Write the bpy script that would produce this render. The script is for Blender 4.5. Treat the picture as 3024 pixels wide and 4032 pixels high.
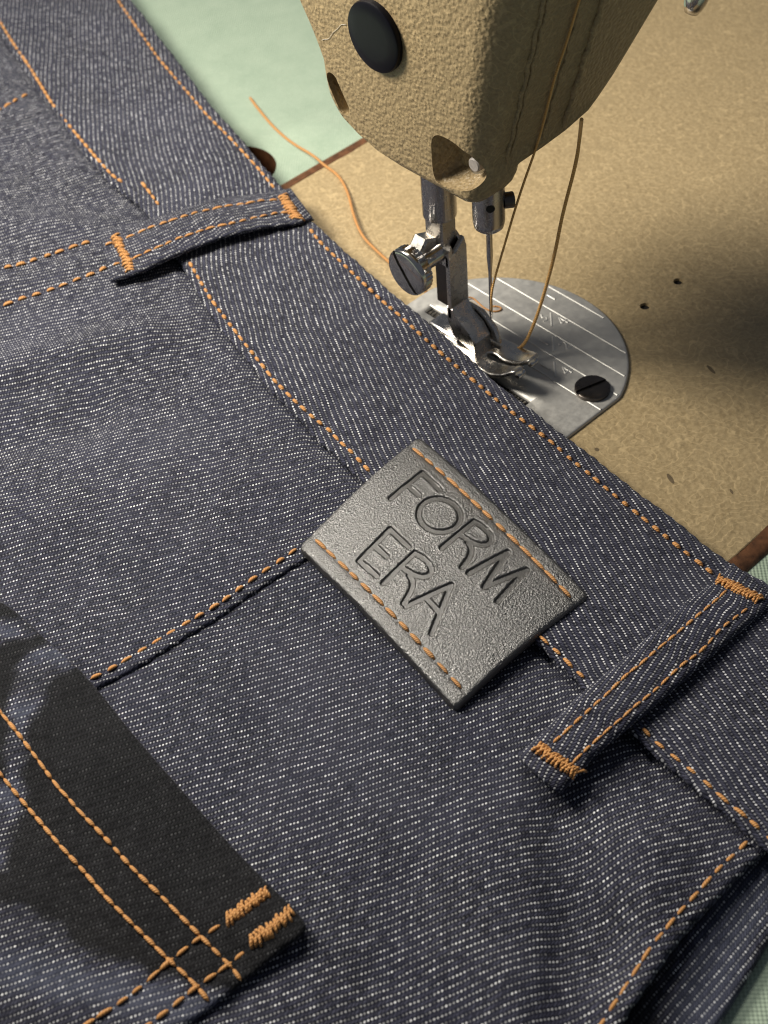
import bpy, bmesh, math, random
import numpy as np
from mathutils import Vector, Matrix
from mathutils.geometry import delaunay_2d_cdt

random.seed(7); rng = np.random.default_rng(7)
for o in list(bpy.data.objects): bpy.data.objects.remove(o)
scene = bpy.context.scene
COL = scene.collection
S = 0.001                                   # everything below is written in millimetres

# ------------------------------------------------------------------ camera (solved from the needle plate, bed edges and verticals)
F_PX, PITCH, ROLL, AZ = 5600., 0.8266, 0.1090, -0.9019
PCEN = np.array([0.1301, 1.1175]); HCAM = 32.1/0.1422
_c, _s, _cp, _sp = math.cos(ROLL), math.sin(ROLL), math.cos(PITCH), math.sin(PITCH)
def _w(v): return np.array([-math.sin(AZ)*v[0]+math.cos(AZ)*v[1], -math.cos(AZ)*v[0]-math.sin(AZ)*v[1], v[2]])
CR = _w([_c, -_s*_sp, -_s*_cp]); CU = _w([_s, _c*_sp, _c*_cp]); CB = _w([0, -_cp, _sp])
CP = _w([-PCEN[0]*HCAM, -PCEN[1]*HCAM, 0])+np.array([0, 0, HCAM])
cam = bpy.data.objects.new('camera', bpy.data.cameras.new('camera')); COL.objects.link(cam)
cam.matrix_world = Matrix(((CR[0], CU[0], CB[0], CP[0]*S), (CR[1], CU[1], CB[1], CP[1]*S), (CR[2], CU[2], CB[2], CP[2]*S), (0, 0, 0, 1)))
cam.data.sensor_fit = 'VERTICAL'; cam.data.sensor_height = 36; cam.data.sensor_width = 27
cam.data.lens = 36*F_PX/4032
cam.data.clip_start = 0.01; cam.data.clip_end = 20
cam.data.dof.use_dof = True; cam.data.dof.focus_distance = 0.292; cam.data.dof.aperture_fstop = 28
scene.camera = cam
def G(px, py, z=0.):                        # a point at height z (mm)
    d = CR*(px-1512)-CU*(py-2016)-CB*F_PX
    return CP+d*((z-CP[2])/d[2])
def GY(px, py, Y):
    d = CR*(px-1512)-CU*(py-2016)-CB*F_PX
    return CP+d*((Y-CP[1])/d[1])

# ------------------------------------------------------------------ light
world = bpy.data.worlds.new('World'); scene.world = world; world.use_nodes = True
bg = world.node_tree.nodes['Background']; bg.inputs[0].default_value = (0.60, 0.66, 0.78, 1); bg.inputs[1].default_value = 0.14
def lamp(name, kind, loc, target, power, color, size):
    d = bpy.data.lights.new(name, kind); d.energy = power; d.color = color
    if kind == 'AREA': d.shape = 'DISK'; d.size = size*S
    else: d.shadow_soft_size = size*S
    o = bpy.data.objects.new(name, d); COL.objects.link(o)
    o.location = Vector(loc)*S
    o.rotation_euler = (Vector(target)-Vector(loc)).to_track_quat('-Z', 'Y').to_euler()
    return o
lamp('work_lamp', 'AREA', (-135, 175, 225), (-10, 0, 0), 1.35, (1, .93, .81), 105)
lamp('sheen_fill', 'AREA', (40, 172, 420), (-55, -38, 0), 1.05, (1, .94, .84), 120)  # unseen lamp added for the leather patch's sheen and soft fill
scene.cycles.filter_width = 1.15
vs = scene.view_settings
vs.view_transform = 'Standard'; vs.look = 'None'; vs.exposure = 0; vs.gamma = 1

# ------------------------------------------------------------------ node helpers
class T:
    def __init__(s, name):
        s.mat = bpy.data.materials.new(name); s.mat.use_nodes = True
        s.t = s.mat.node_tree; s.b = s.t.nodes['Principled BSDF']
    def n(s, typ, **k):
        x = s.t.nodes.new(typ)
        for a, v in k.items(): setattr(x, a, v)
        return x
    def put(s, sock, v):
        if hasattr(v, 'is_output'): s.t.links.new(v, sock)
        elif v is not None:
            if hasattr(sock.default_value, '__len__') and not hasattr(v, '__len__'): v = [v]*len(sock.default_value)
            if hasattr(sock.default_value, '__len__') and len(sock.default_value) == 4 and len(v) == 3: v = (*v, 1)
            sock.default_value = v
    def m(s, op, a, b=None, c=None, clamp=False):
        x = s.n('ShaderNodeMath', operation=op, use_clamp=clamp)
        for i, v in enumerate((a, b, c)):
            if v is not None: s.put(x.inputs[i], v)
        return x.outputs[0]
    def mix(s, f, a, b, mode='MIX'):
        x = s.n('ShaderNodeMix', data_type='RGBA', blend_type=mode)
        s.put(x.inputs[0], f); s.put(x.inputs[6], a); s.put(x.inputs[7], b); return x.outputs[2]
    def rng(s, v, a, b, c, d, smooth=False):
        x = s.n('ShaderNodeMapRange', interpolation_type='SMOOTHSTEP' if smooth else 'LINEAR')
        for i, q in enumerate((v, a, b, c, d)): s.put(x.inputs[i], q)
        return x.outputs[0]
    def coord(s, scale=1000.):               # object coordinates in millimetres
        tc = s.n('ShaderNodeTexCoord'); v = s.n('ShaderNodeVectorMath', operation='SCALE')
        s.t.links.new(tc.outputs['Object'], v.inputs[0]); v.inputs['Scale'].default_value = scale
        return v.outputs[0]
    def noise(s, vec, scale, detail=2., rough=.5, dist=0.):
        x = s.n('ShaderNodeTexNoise'); s.put(x.inputs['Vector'], vec)
        x.inputs['Scale'].default_value = scale; x.inputs['Detail'].default_value = detail
        x.inputs['Roughness'].default_value = rough; x.inputs['Distortion'].default_value = dist
        return x.outputs['Fac']
    def vor(s, vec, scale, feature='F1', rnd=1.):
        x = s.n('ShaderNodeTexVoronoi', feature=feature); s.put(x.inputs['Vector'], vec)
        x.inputs['Scale'].default_value = scale; x.inputs['Randomness'].default_value = rnd
        return x.outputs['Distance']
    def bump(s, h, dist_mm, strength=1., prev=None):
        x = s.n('ShaderNodeBump'); s.put(x.inputs['Height'], h); x.inputs['Distance'].default_value = dist_mm*S
        x.inputs['Strength'].default_value = strength
        if prev is not None: s.put(x.inputs['Normal'], prev)
        return x.outputs[0]
    def fin(s, color=None, rough=None, metal=None, normal=None, **k):
        for nm, v in (('Base Color', color), ('Roughness', rough), ('Metallic', metal), ('Normal', normal)):
            if v is not None: s.put(s.b.inputs[nm], v)
        for nm, v in k.items(): s.put(s.b.inputs[nm.replace('_', ' ')], v)
        return s.mat

def mat_denim():
    t = T('denim')
    uvn = t.n('ShaderNodeUVMap', uv_map='UVMap'); uv = uvn.outputs[0]
    at = t.n('ShaderNodeAttribute', attribute_name='wear'); wear = at.outputs['Fac']  # low values near-black cloth, high values paler blue-grey
    sep = t.n('ShaderNodeSeparateXYZ'); t.t.links.new(uv, sep.inputs[0])
    n1 = t.noise(uv, .09, 2); n2 = t.noise(uv, .10, 2)
    wob = t.noise(uv, 1.3, 1)
    u = t.m('ADD', sep.outputs[0], t.m('MULTIPLY', t.m('SUBTRACT', n1, .5), .8))
    v = t.m('ADD', sep.outputs[1], t.m('ADD', t.m('MULTIPLY', t.m('SUBTRACT', n2, .5), .8), t.m('MULTIPLY', t.m('SUBTRACT', wob, .5), .14)))
    iu = t.m('DIVIDE', u, .385); I = t.m('FLOOR', iu); fu = t.m('SUBTRACT', t.m('FRACT', iu), .5)
    jv = t.m('DIVIDE', t.m('SUBTRACT', t.m('DIVIDE', v, .55), I), 4.); J = t.m('FLOOR', jv); tt = t.m('FRACT', jv)
    du = t.m('MULTIPLY', fu, 2.); dt = t.m('DIVIDE', t.m('SUBTRACT', tt, .15), .115)
    r = t.m('SQRT', t.m('ADD', t.m('MULTIPLY', t.m('MULTIPLY', du, du), 1.05), t.m('MULTIPLY', dt, dt)))
    dot = t.rng(r, .62, 1.12, 1, 0, True)
    cmb = t.n('ShaderNodeCombineXYZ'); t.put(cmb.inputs[0], I); t.put(cmb.inputs[1], J)
    wn = t.n('ShaderNodeTexWhiteNoise', noise_dimensions='2D'); t.t.links.new(cmb.outputs[0], wn.inputs['Vector'])
    rv = wn.outputs['Value']; sc3 = t.n('ShaderNodeSeparateColor'); t.t.links.new(wn.outputs['Color'], sc3.inputs[0]); rv2 = sc3.outputs[1]
    slub = t.rng(t.noise(uv, .50, 4, .65), .34, .66, .12, 1.2, True)
    fleck = t.m('MULTIPLY', dot, t.m('MULTIPLY', t.m('ADD', .36, t.m('MULTIPLY', t.m('POWER', rv, 1.5), .85)), slub))
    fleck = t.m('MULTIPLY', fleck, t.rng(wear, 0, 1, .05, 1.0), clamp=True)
    yarn = t.m('SQRT', t.m('MAXIMUM', t.m('SUBTRACT', 1., t.m('MULTIPLY', du, du)), 0.))
    tl = t.m('DIVIDE', t.m('SUBTRACT', tt, .28), .72, clamp=True)
    fl = t.m('POWER', t.m('MAXIMUM', t.m('SINE', t.m('MULTIPLY', tl, math.pi)), 0.001), .6)
    body = t.m('MULTIPLY', yarn, fl)
    fuzz = t.noise(uv, 3.2, 4, .7)
    cloud = t.noise(uv, .07, 3, .55)
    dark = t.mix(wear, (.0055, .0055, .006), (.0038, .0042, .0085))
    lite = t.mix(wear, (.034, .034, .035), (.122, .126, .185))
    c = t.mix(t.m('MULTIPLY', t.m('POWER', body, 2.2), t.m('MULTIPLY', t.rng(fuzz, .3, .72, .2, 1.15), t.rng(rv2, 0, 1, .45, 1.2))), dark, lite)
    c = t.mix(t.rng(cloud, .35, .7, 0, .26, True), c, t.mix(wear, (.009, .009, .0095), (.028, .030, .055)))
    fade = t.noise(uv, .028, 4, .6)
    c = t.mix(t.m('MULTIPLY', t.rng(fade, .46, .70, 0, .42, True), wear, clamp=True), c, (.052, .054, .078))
    c = t.mix(fleck, c, (.82, .83, .86))
    # loose surface fibres
    fib = t.n('ShaderNodeTexWave', wave_type='BANDS', bands_direction='DIAGONAL'); t.put(fib.inputs['Vector'], uv)
    fib.inputs['Scale'].default_value = .35; fib.inputs['Distortion'].default_value = 26; fib.inputs['Detail'].default_value = 4; fib.inputs['Detail Scale'].default_value = 1.3
    fm = t.m('MULTIPLY', t.rng(fib.outputs['Fac'], .93, 1., 0, .09), t.rng(t.noise(uv, .4, 1), .5, .75, 0, 1))
    c = t.mix(fm, c, (.34, .35, .40))
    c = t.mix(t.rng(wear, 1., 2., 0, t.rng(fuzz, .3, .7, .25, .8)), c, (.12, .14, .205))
    h = t.m('ADD', t.m('MULTIPLY', body, 1.), t.m('MULTIPLY', dot, .45))
    h = t.m('ADD', h, t.m('MULTIPLY', fuzz, .35))
    return t.fin(c, .78, normal=t.bump(h, .15, .85), Sheen_Weight=.12, Sheen_Roughness=.45, Sheen_Tint=(.72, .74, .9), Specular_IOR_Level=.08)
def mat_paint(name, base, dark, scale, bumpmm, rough=.42):
    t = T(name); p = t.coord()
    d = t.vor(p, scale, 'SMOOTH_F1'); n = t.noise(p, scale*1.5, 4, .6, .5); n2 = t.noise(p, .08, 3)
    h = t.m('ADD', t.m('MULTIPLY', d, -1.5), t.m('MULTIPLY', n, .7))
    pit = t.rng(t.noise(p, scale*.9, 3, .6, 1.5), .28, .42, 1, 0, True)
    c = t.mix(t.rng(n, .35, .65, 0, 1, True), dark, base)
    c = t.mix(t.rng(n2, .4, .7, 0, .35), c, tuple(q*.8 for q in base))
    c = t.mix(t.m('MULTIPLY', pit, .35), c, tuple(q*.4 for q in dark))
    sc = t.n('ShaderNodeTexWave', wave_type='BANDS', bands_direction='DIAGONAL'); t.put(sc.inputs['Vector'], p)
    sc.inputs['Scale'].default_value = .10; sc.inputs['Distortion'].default_value = 30; sc.inputs['Detail'].default_value = 3; sc.inputs['Detail Scale'].default_value = .9
    c = t.mix(t.rng(sc.outputs['Fac'], .93, 1, 0, .42), c, tuple(min(1, q*1.45) for q in base))
    return t.fin(c, t.rng(n, .3, .7, rough-.06, rough+.1), normal=t.bump(h, bumpmm, .8), Specular_IOR_Level=.45)
def mat_steel(name, col, rough, scratch=.12, spots=.0, metal=1.):
    t = T(name); p = t.coord()
    n = t.noise(p, .5, 5, .65); f = t.noise(p, 6, 3)
    c = t.mix(t.rng(n, .35, .7, 0, 1), tuple(q*.86 for q in col), col)
    if spots: c = t.mix(t.rng(t.noise(p, .9, 4, .7), .58, .68, 0, spots, True), c, (.09, .055, .035))
    r = t.rng(n, .3, .7, rough*.8, rough*1.3)
    return t.fin(c, r, metal, t.bump(t.m('ADD', f, n), .008, scratch))
def mat_simple(name, col, rough, spec=.5, var=.25, scale=1.2, bumpmm=.03):
    t = T(name); p = t.coord(); n = t.noise(p, scale, 4, .6)
    c = t.mix(t.rng(n, .3, .7, 0, 1), tuple(q*(1-var) for q in col), col)
    return t.fin(c, rough, normal=t.bump(n, bumpmm, .6), Specular_IOR_Level=spec)
def mat_thread(name, a, b):
    t = T(name); uvn = t.n('ShaderNodeUVMap', uv_map='UVMap'); sep = t.n('ShaderNodeSeparateXYZ'); t.t.links.new(uvn.outputs[0], sep.inputs[0])
    w = t.m('SINE', t.m('ADD', t.m('MULTIPLY', sep.outputs[0], 13.), t.m('MULTIPLY', sep.outputs[1], 12.566)))
    w = t.rng(w, -1, 1, 0, 1); n = t.noise(t.coord(), 3., 3)
    inf = t.n('ShaderNodeObjectInfo')
    c = t.mix(t.m('MULTIPLY', t.m('POWER', w, .7), t.rng(n, .3, .7, .55, 1)), b, a)
    c = t.mix(t.m('MULTIPLY', inf.outputs['Random'], .3), c, t.mix(.5, b, a))
    return t.fin(c, .5, normal=t.bump(w, .07, .9), Specular_IOR_Level=.35, Sheen_Weight=.15)
def mat_leather():
    t = T('leather'); p = t.coord()
    at = t.n('ShaderNodeAttribute', attribute_name='wear'); g = at.outputs['Fac']      # 1 on the grain, 0 inside the pressed letters
    a = t.vor(p, 2.5, 'SMOOTH_F1'); n = t.noise(p, 2.6, 3, .6, .8); n2 = t.noise(p, .35, 3)
    h = t.m('ADD', t.m('MULTIPLY', a, .6), t.m('MULTIPLY', n, 1.3))
    h = t.m('MULTIPLY', h, t.rng(g, 0, 1, .25, 1))
    c = t.mix(t.rng(n, .35, .65, 0, 1), (.005, .0045, .004), (.022, .020, .017))
    c = t.mix(t.rng(n2, .4, .7, 0, .4), c, (.030, .027, .023))
    ro = t.m('ADD', t.rng(n2, .3, .7, .27, .37), t.rng(g, 0, 1, .12, 0))
    return t.fin(c, ro, normal=t.bump(h, .19, .9), Specular_IOR_Level=t.rng(g, 0, 1, .55, 1.0), IOR=1.75)
def mat_cloth():
    t = T('green_cloth'); p = t.coord()
    sep = t.n('ShaderNodeSeparateXYZ'); t.put(sep.inputs[0], p)
    wx = t.m('SINE', t.m('MULTIPLY', sep.outputs[0], 6.2)); wy = t.m('SINE', t.m('MULTIPLY', sep.outputs[1], 6.2))
    w = t.m('MULTIPLY', wx, wy); n = t.noise(p, .11, 5, .65); n2 = t.noise(p, 1.1, 3)
    c = t.mix(t.rng(n, .3, .7, 0, 1), (.33, .42, .325), (.40, .49, .385))
    c = t.mix(t.m('MULTIPLY', t.rng(w, -1, 1, 0, 1), .28), c, (.22, .31, .23))
    c = t.mix(t.rng(n2, .5, .75, 0, .22), c, (.50, .58, .47))
    return t.fin(c, .8, normal=t.bump(t.m('ADD', w, n2), .12, .7), Specular_IOR_Level=.2)
M = dict(denim=mat_denim(), leather=mat_leather(), cloth=mat_cloth(),
    bed=mat_paint('bed_paint', (.47, .36, .20), (.36, .27, .145), .8, .15),
    head=mat_paint('head_paint', (.385, .29, .16), (.28, .205, .11), 1.15, .27, .34),
    plate=mat_steel('satin_steel', (.58, .57, .54), .5, .10, 0, .55), mark=mat_steel('bright_steel', (.66, .65, .62), .5, .02, 0, .5),
    chrome=mat_steel('polished_steel', (.62, .60, .58), .16, .05, .35), foot=mat_steel('worn_steel', (.64, .61, .565), .27, .04, .2),
    bar=mat_steel('bar_steel', (.50, .49, .49), .24, .04), dark=mat_steel('dark_steel', (.12, .105, .095), .30, .10),
    black=mat_simple('black_plastic', (.005, .005, .009), .34, .18, .3, .8, .02), void=mat_simple('hole_shade', (.012, .010, .009), .8),  # void: near-black standing in for the shade inside holes and slots
    rust=mat_simple('worn_brown_edge', (.20, .085, .035), .5, .5, .75, .45, .15), chip=mat_simple('chipped_paint', (.17, .125, .07), .6), pin=mat_simple('pale_plastic', (.42, .38, .36), .5),
    thread=mat_thread('orange_thread', (.78, .42, .14), (.38, .14, .03)), gold=mat_thread('ochre_thread', (.95, .60, .23), (.66, .33, .08)),  # gold: base lightened to stand in for light shining through the threads
    patchthread=mat_thread('tan_thread', (.74, .40, .14), (.22, .075, .018)), hairs=mat_simple('pale_fibre', (.70, .66, .58), .7))

# ------------------------------------------------------------------ object helpers
def wloc(o):
    v = Vector((0, 0, 0))
    while o is not None: v = v+o.location; o = o.parent
    return v
def link(o, parent=None, loc=None):
    COL.objects.link(o)
    if parent is not None: o.parent = parent
    return o
def empty(name, loc, label, cat, group=None):
    o = bpy.data.objects.new(name, None); COL.objects.link(o); o.location = Vector(loc)*S
    o['label'] = label; o['category'] = cat
    if group: o['group'] = group
    return o
def mesh(name, V, Fc, mat, parent=None, uv=None, wear=None, smooth=True, angle=None, loc=None):
    """V in world millimetres; one mesh object; origin at loc (mm) or at the parent's origin"""
    base = wloc(parent) if parent is not None else Vector((0, 0, 0))
    org = Vector(loc)*S if loc is not None else base
    me = bpy.data.meshes.new(name)
    A = np.asarray(V, float)*S-np.array(org)
    me.from_pydata(A.tolist(), [], [tuple(int(i) for i in f) for f in Fc]); me.update()
    if uv is not None:
        ul = me.uv_layers.new(name='UVMap'); li = np.zeros(len(me.loops), dtype=np.int32); me.loops.foreach_get('vertex_index', li)
        ul.data.foreach_set('uv', np.asarray(uv, dtype=np.float32)[li].ravel())
    if wear is not None:
        a = me.attributes.new('wear', 'FLOAT', 'POINT'); a.data.foreach_set('value', np.asarray(wear, dtype=np.float32))
    me.materials.append(M[mat])
    if smooth:
        me.polygons.foreach_set('use_smooth', [True]*len(me.polygons))
        if angle is not None:
            try: me.set_sharp_from_angle(angle=math.radians(angle))
            except Exception: pass
    o = bpy.data.objects.new(name, me); COL.objects.link(o)
    if parent is not None: o.parent = parent
    o.location = org-base
    return o
class MB:
    def __init__(s): s.v = []; s.f = []
    def add(s, V, Fc):
        b = len(s.v); s.v += [tuple(p) for p in V]; s.f += [tuple(i+b for i in f) for f in Fc]; return s
    def box(s, x0, x1, y0, y1, z0, z1, bev=.3):
        b = min(bev, (x1-x0)*.3, (y1-y0)*.3, (z1-z0)*.3)
        rings = []
        for z, k in ((z0, b), (z0+b, 0), (z1-b, 0), (z1, b)):
            X0, X1, Y0, Y1 = x0+k, x1-k, y0+k, y1-k
            rings.append([(X0+b, Y0, z), (X1-b, Y0, z), (X1, Y0+b, z), (X1, Y1-b, z), (X1-b, Y1, z), (X0+b, Y1, z), (X0, Y1-b, z), (X0, Y0+b, z)])
        return s.loft(rings)
    def loft(s, rings, cap0=True, cap1=True):
        n = len(rings[0]); V = [p for r in rings for p in r]; Fc = []
        for i in range(len(rings)-1):
            for j in range(n):
                k = (j+1) % n; Fc.append((i*n+j, i*n+k, (i+1)*n+k, (i+1)*n+j))
        if cap0: Fc.append(tuple(range(n-1, -1, -1)))
        if cap1: Fc.append(tuple(range((len(rings)-1)*n, len(rings)*n)))
        return s.add(V, Fc)
    def lathe(s, c, axis, prof, n=32, knurl=None):
        """prof: (radius, along) pairs; axis unit vector; c base point"""
        ax = Vector(axis).normalized(); u = ax.orthogonal().normalized(); w = ax.cross(u); c = Vector(c); rings = []
        for q in prof:
            r, a = q[0], q[1]; ring = []
            for j in range(n):
                an = 2*math.pi*j/n; rr = r*(1-(.05 if (len(q) > 2 and j % 2) else 0))
                ring.append(tuple(c+ax*a+u*(rr*math.cos(an))+w*(rr*math.sin(an))))
            rings.append(ring)
        return s.loft(rings)
    def prism(s, poly, axis, a0, a1, bev=.25):
        """poly in the plane across axis ('x': (y,z) ; 'y': (x,z) ; 'z': (x,y))"""
        P = np.array(poly, float); cen = P.mean(0); rings = []
        for a, k in ((a0, bev), (a0+bev, 0), (a1-bev, 0), (a1, bev)):
            Q = []
            for p in P:
                d = cen-p; L = np.hypot(*d); q = p+d/max(L, 1e-6)*k
                Q.append({'x': (a, q[0], q[1]), 'y': (q[0], a, q[1]), 'z': (q[0], q[1], a)}[axis])
            rings.append(Q)
        return s.loft(rings)
    def obj(s, name, mat, parent=None, smooth=True, angle=35, **k):
        o = mesh(name, s.v, s.f, mat, parent, smooth=smooth, **k); b = bmesh.new(); b.from_mesh(o.data)
        bmesh.ops.recalc_face_normals(b, faces=b.faces[:]); b.to_mesh(o.data); b.free()
        try: o.data.set_sharp_from_angle(angle=math.radians(angle))
        except Exception: pass
        return o
def resample(P, step):
    P = np.asarray(P, float); d = np.r_[0, np.cumsum(np.linalg.norm(np.diff(P, axis=0), axis=1))]
    n = max(2, int(round(d[-1]/step))+1); t = np.linspace(0, d[-1], n)
    return np.stack([np.interp(t, d, P[:, i]) for i in range(P.shape[1])], 1)
def smoothline(P, it=2):
    P = np.asarray(P, float)
    for _ in range(it):
        Q = [P[0]]
        for a, b in zip(P[:-1], P[1:]): Q += [a*.75+b*.25, a*.25+b*.75]
        P = np.array(Q+[P[-1]])
    return P
def tube(P, r, n=8, taper=None):
    P = np.asarray(P, float); m = len(P); V = []; Fc = []; uv = []
    T_ = np.gradient(P, axis=0); T_ /= np.linalg.norm(T_, axis=1)[:, None]+1e-9
    up = np.array([.13, .21, .97]); L = np.r_[0, np.cumsum(np.linalg.norm(np.diff(P, axis=0), axis=1))]
    for i in range(m):
        s_ = np.cross(T_[i], up); s_ /= np.linalg.norm(s_)+1e-9; w = np.cross(s_, T_[i])
        rr = r if np.isscalar(r) else r[i]
        for j in range(n):
            a = 2*math.pi*j/n; V.append(P[i]+(s_*math.cos(a)+w*math.sin(a))*rr); uv.append((L[i], j/n))
    for i in range(m-1):
        for j in range(n): Fc.append((i*n+j, i*n+(j+1) % n, (i+1)*n+(j+1) % n, (i+1)*n+j))
    Fc.append(tuple(range(n-1, -1, -1))); Fc.append(tuple(range((m-1)*n, m*n)))
    return V, Fc, uv
def polydist(P, L):
    """distance of points P (n,2) to polyline L"""
    L = np.asarray(L, float)[:, :2]; out = np.full(len(P), 1e9)
    for a, b in zip(L[:-1], L[1:]):
        ab = b-a; t = np.clip(((P-a)@ab)/max(ab@ab, 1e-12), 0, 1)
        out = np.minimum(out, np.hypot(*(P-a-t[:, None]*ab).T))
    return out
def inside(P, poly):
    x, y = P[:, 0], P[:, 1]; r = np.zeros(len(P), bool); n = len(poly); j = n-1
    for i in range(n):
        xi, yi = poly[i]; xj, yj = poly[j]
        if yi != yj: r ^= ((yi > y) != (yj > y)) & (x < (xj-xi)*(y-yi)/(yj-yi)+xi)
        j = i
    return r
def sheet(name, poly, zfun, thick, mat, parent, step=1.5, roll=.8, edge=.6, holes=(), theta=None, wear=None, uvfun=None, bottom=False, open_dist=None, angle=None, under=0.):
    """a sheet of real thickness: poly (x,y) outline, top surface zfun(XY,d), rolled edges and a wall down to the underside"""
    B = resample(np.vstack([poly, poly[:1]]), edge)[:-1]
    loops = [B]+[resample(np.vstack([h, h[:1]]), min(edge, .4))[:-1] for h in holes]
    pts = [B]; ed = [(i, (i+1) % len(B)) for i in range(len(B))]; nb = len(B)
    for h in loops[1:]:
        b = sum(len(q) for q in pts); pts.append(h); ed += [(b+i, b+(i+1) % len(h)) for i in range(len(h))]
    bound = np.vstack(pts)
    lo, hi = B.min(0), B.max(0)
    gx, gy = np.meshgrid(np.arange(lo[0], hi[0], step), np.arange(lo[1], hi[1], step*.9))
    gx = gx+(np.arange(gx.shape[0]) % 2)[:, None]*step*.5
    g = np.stack([gx.ravel(), gy.ravel()], 1)+rng.uniform(-.08, .08, (gx.size, 2))*step
    g = g[inside(g, B)]
    for h in loops[1:]: g = g[~inside(g, h)]
    closed = np.vstack([B, B[:1]])
    dg = polydist(g, closed)
    for h in loops[1:]: dg = np.minimum(dg, polydist(g, np.vstack([h, h[:1]])))
    g = g[dg > max(roll*1.3, step*.45)]
    extra = []
    if roll > 0:
        nx = np.roll(B, -1, 0)-np.roll(B, 1, 0); nx = np.stack([-nx[:, 1], nx[:, 0]], 1); nx /= np.linalg.norm(nx, axis=1)[:, None]+1e-9
        area = np.sum(B[:, 0]*np.roll(B[:, 1], -1)-np.roll(B[:, 0], -1)*B[:, 1])
        if area < 0: nx = -nx
        for k in (.12, .35, .7, 1.15):
            q = B+nx*roll*k; dq = polydist(q, closed); extra.append(q[(dq > roll*k*.93) & inside(q, B)])
    allp = np.vstack([bound]+extra+[g])
    vo, eo, fo, ov, oe, of = delaunay_2d_cdt([Vector(p) for p in allp], ed, [], 0, 1e-5)
    P = np.array([(p.x, p.y) for p in vo]); fo = [tuple(f) for f in fo]
    cen = np.array([P[list(f)].mean(0) for f in fo])
    ok = inside(cen, B)
    for h in loops[1:]: ok &= ~inside(cen, h)
    fo = [f for f, k in zip(fo, ok) if k]
    fo = [f if np.cross(P[f[1]]-P[f[0]], P[f[2]]-P[f[0]]) > 0 else f[::-1] for f in fo]
    d = polydist(P, closed)
    if open_dist is not None: d = np.maximum(d, open_dist(P))
    z = zfun(P, d)
    if roll > 0:
        k = np.clip(1-d/roll, 0, 1); z = z-min(roll, thick*.85)*(1-np.sqrt(np.maximum(0, 1-k*k)))
    V = np.c_[P, z]; n = len(V)
    W = V.copy(); W[:, 2] = zfun(P, np.full(len(P), 9.))-thick
    # boundary edges
    cnt = {}
    for f in fo:
        for a, b in zip(f, f[1:]+f[:1]): cnt[(a, b)] = 1
    Fc = list(fo)
    be = [e for e in cnt if (e[1], e[0]) not in cnt]
    bv = sorted({i for e in be for i in e}); mp = {i: n+k for k, i in enumerate(bv)}
    Wb = W[bv].copy()
    if under:
        nv = {i: np.zeros(2) for i in bv}
        for a, b in be: e = P[b]-P[a]; q = np.array([-e[1], e[0]])/(np.hypot(*e)+1e-9); nv[a] = nv[a]+q; nv[b] = nv[b]+q
        for k_, i in enumerate(bv): L_ = np.hypot(*nv[i]); Wb[k_, :2] += nv[i]/max(L_, 1e-6)*under
    if under:
        Mid = Wb.copy(); Mid[:, 2] = V[bv][:, 2]-.12
    if under:
        nb2 = len(bv); VV = np.vstack([V, Mid, Wb])
        Fc += [(b, a, mp[a], mp[b]) for a, b in be]+[(mp[b], mp[a], mp[a]+nb2, mp[b]+nb2) for a, b in be]
        idx = np.r_[np.arange(n), np.array(bv, int), np.array(bv, int)]
    else:
        VV = np.vstack([V, Wb]); Fc += [(b, a, mp[a], mp[b]) for a, b in be]; idx = np.r_[np.arange(n), np.array(bv, int)]
    if bottom:
        m2 = {i: len(VV)+i for i in range(n)}; VV = np.vstack([VV, W]); Fc += [tuple(m2[i] for i in f[::-1]) for f in fo]; idx = np.r_[idx, np.arange(n)]
    PP = P[idx]
    uv = None
    if uvfun is not None: uv = uvfun(PP)
    elif theta is not None:
        th = math.radians(theta); uv = np.c_[PP[:, 0]*math.sin(th)-PP[:, 1]*math.cos(th), PP[:, 0]*math.cos(th)+PP[:, 1]*math.sin(th)]+300
    wv = None
    if wear is not None: wv = wear(PP) if callable(wear) else np.full(len(PP), wear)
    return mesh(name, VV, Fc, mat, parent, uv=uv, wear=wv, angle=angle)

# ------------------------------------------------------------------ TABLE and its hinge cut-out
TZ = -2.2
def cutter_cyl(c, axis, r, h, n=40):
    mb = MB(); mb.lathe(c, axis, [(r, 0), (r, h)], n); me = bpy.data.meshes.new('cut')
    me.from_pydata([tuple(Vector(v)*S) for v in mb.v], [], mb.f); return bpy.data.objects.new('cut', me)
HC = (11.5, 112.5); HR = 11.8
tb = sheet('tabletop', np.array([(-420, -420), (520, -420), (520, 620), (-420, 620)]), lambda P, d: np.full(len(P), TZ), 18., 'cloth', None,
           step=40, roll=0, edge=40, holes=[np.array([(HC[0]+HR*math.cos(a), HC[1]+HR*math.sin(a)) for a in np.linspace(0, 2*math.pi, 48, endpoint=False)])])
tb['kind'] = 'structure'
mb = MB(); R = HR-.02
mb.add(*(lambda n: ([(HC[0]+R*math.cos(2*math.pi*i/n), HC[1]+R*math.sin(2*math.pi*i/n), TZ-.3) for i in range(n)]+[(HC[0]+R*math.cos(2*math.pi*i/n), HC[1]+R*math.sin(2*math.pi*i/n), TZ-9) for i in range(n)],
        [(i, i+n, (i+1) % n+n, (i+1) % n) for i in range(n)]+[tuple(range(n, 2*n))]))(48))
mb.obj('hinge_socket', 'rust', tb)
MB().lathe((HC[0]-2, HC[1]-14, TZ-5), (0, 1, 0), [(2.4, 0), (3, .6), (3, 22), (2.4, 22.6)], 24).obj('hinge_pin', 'foot', tb)

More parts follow.
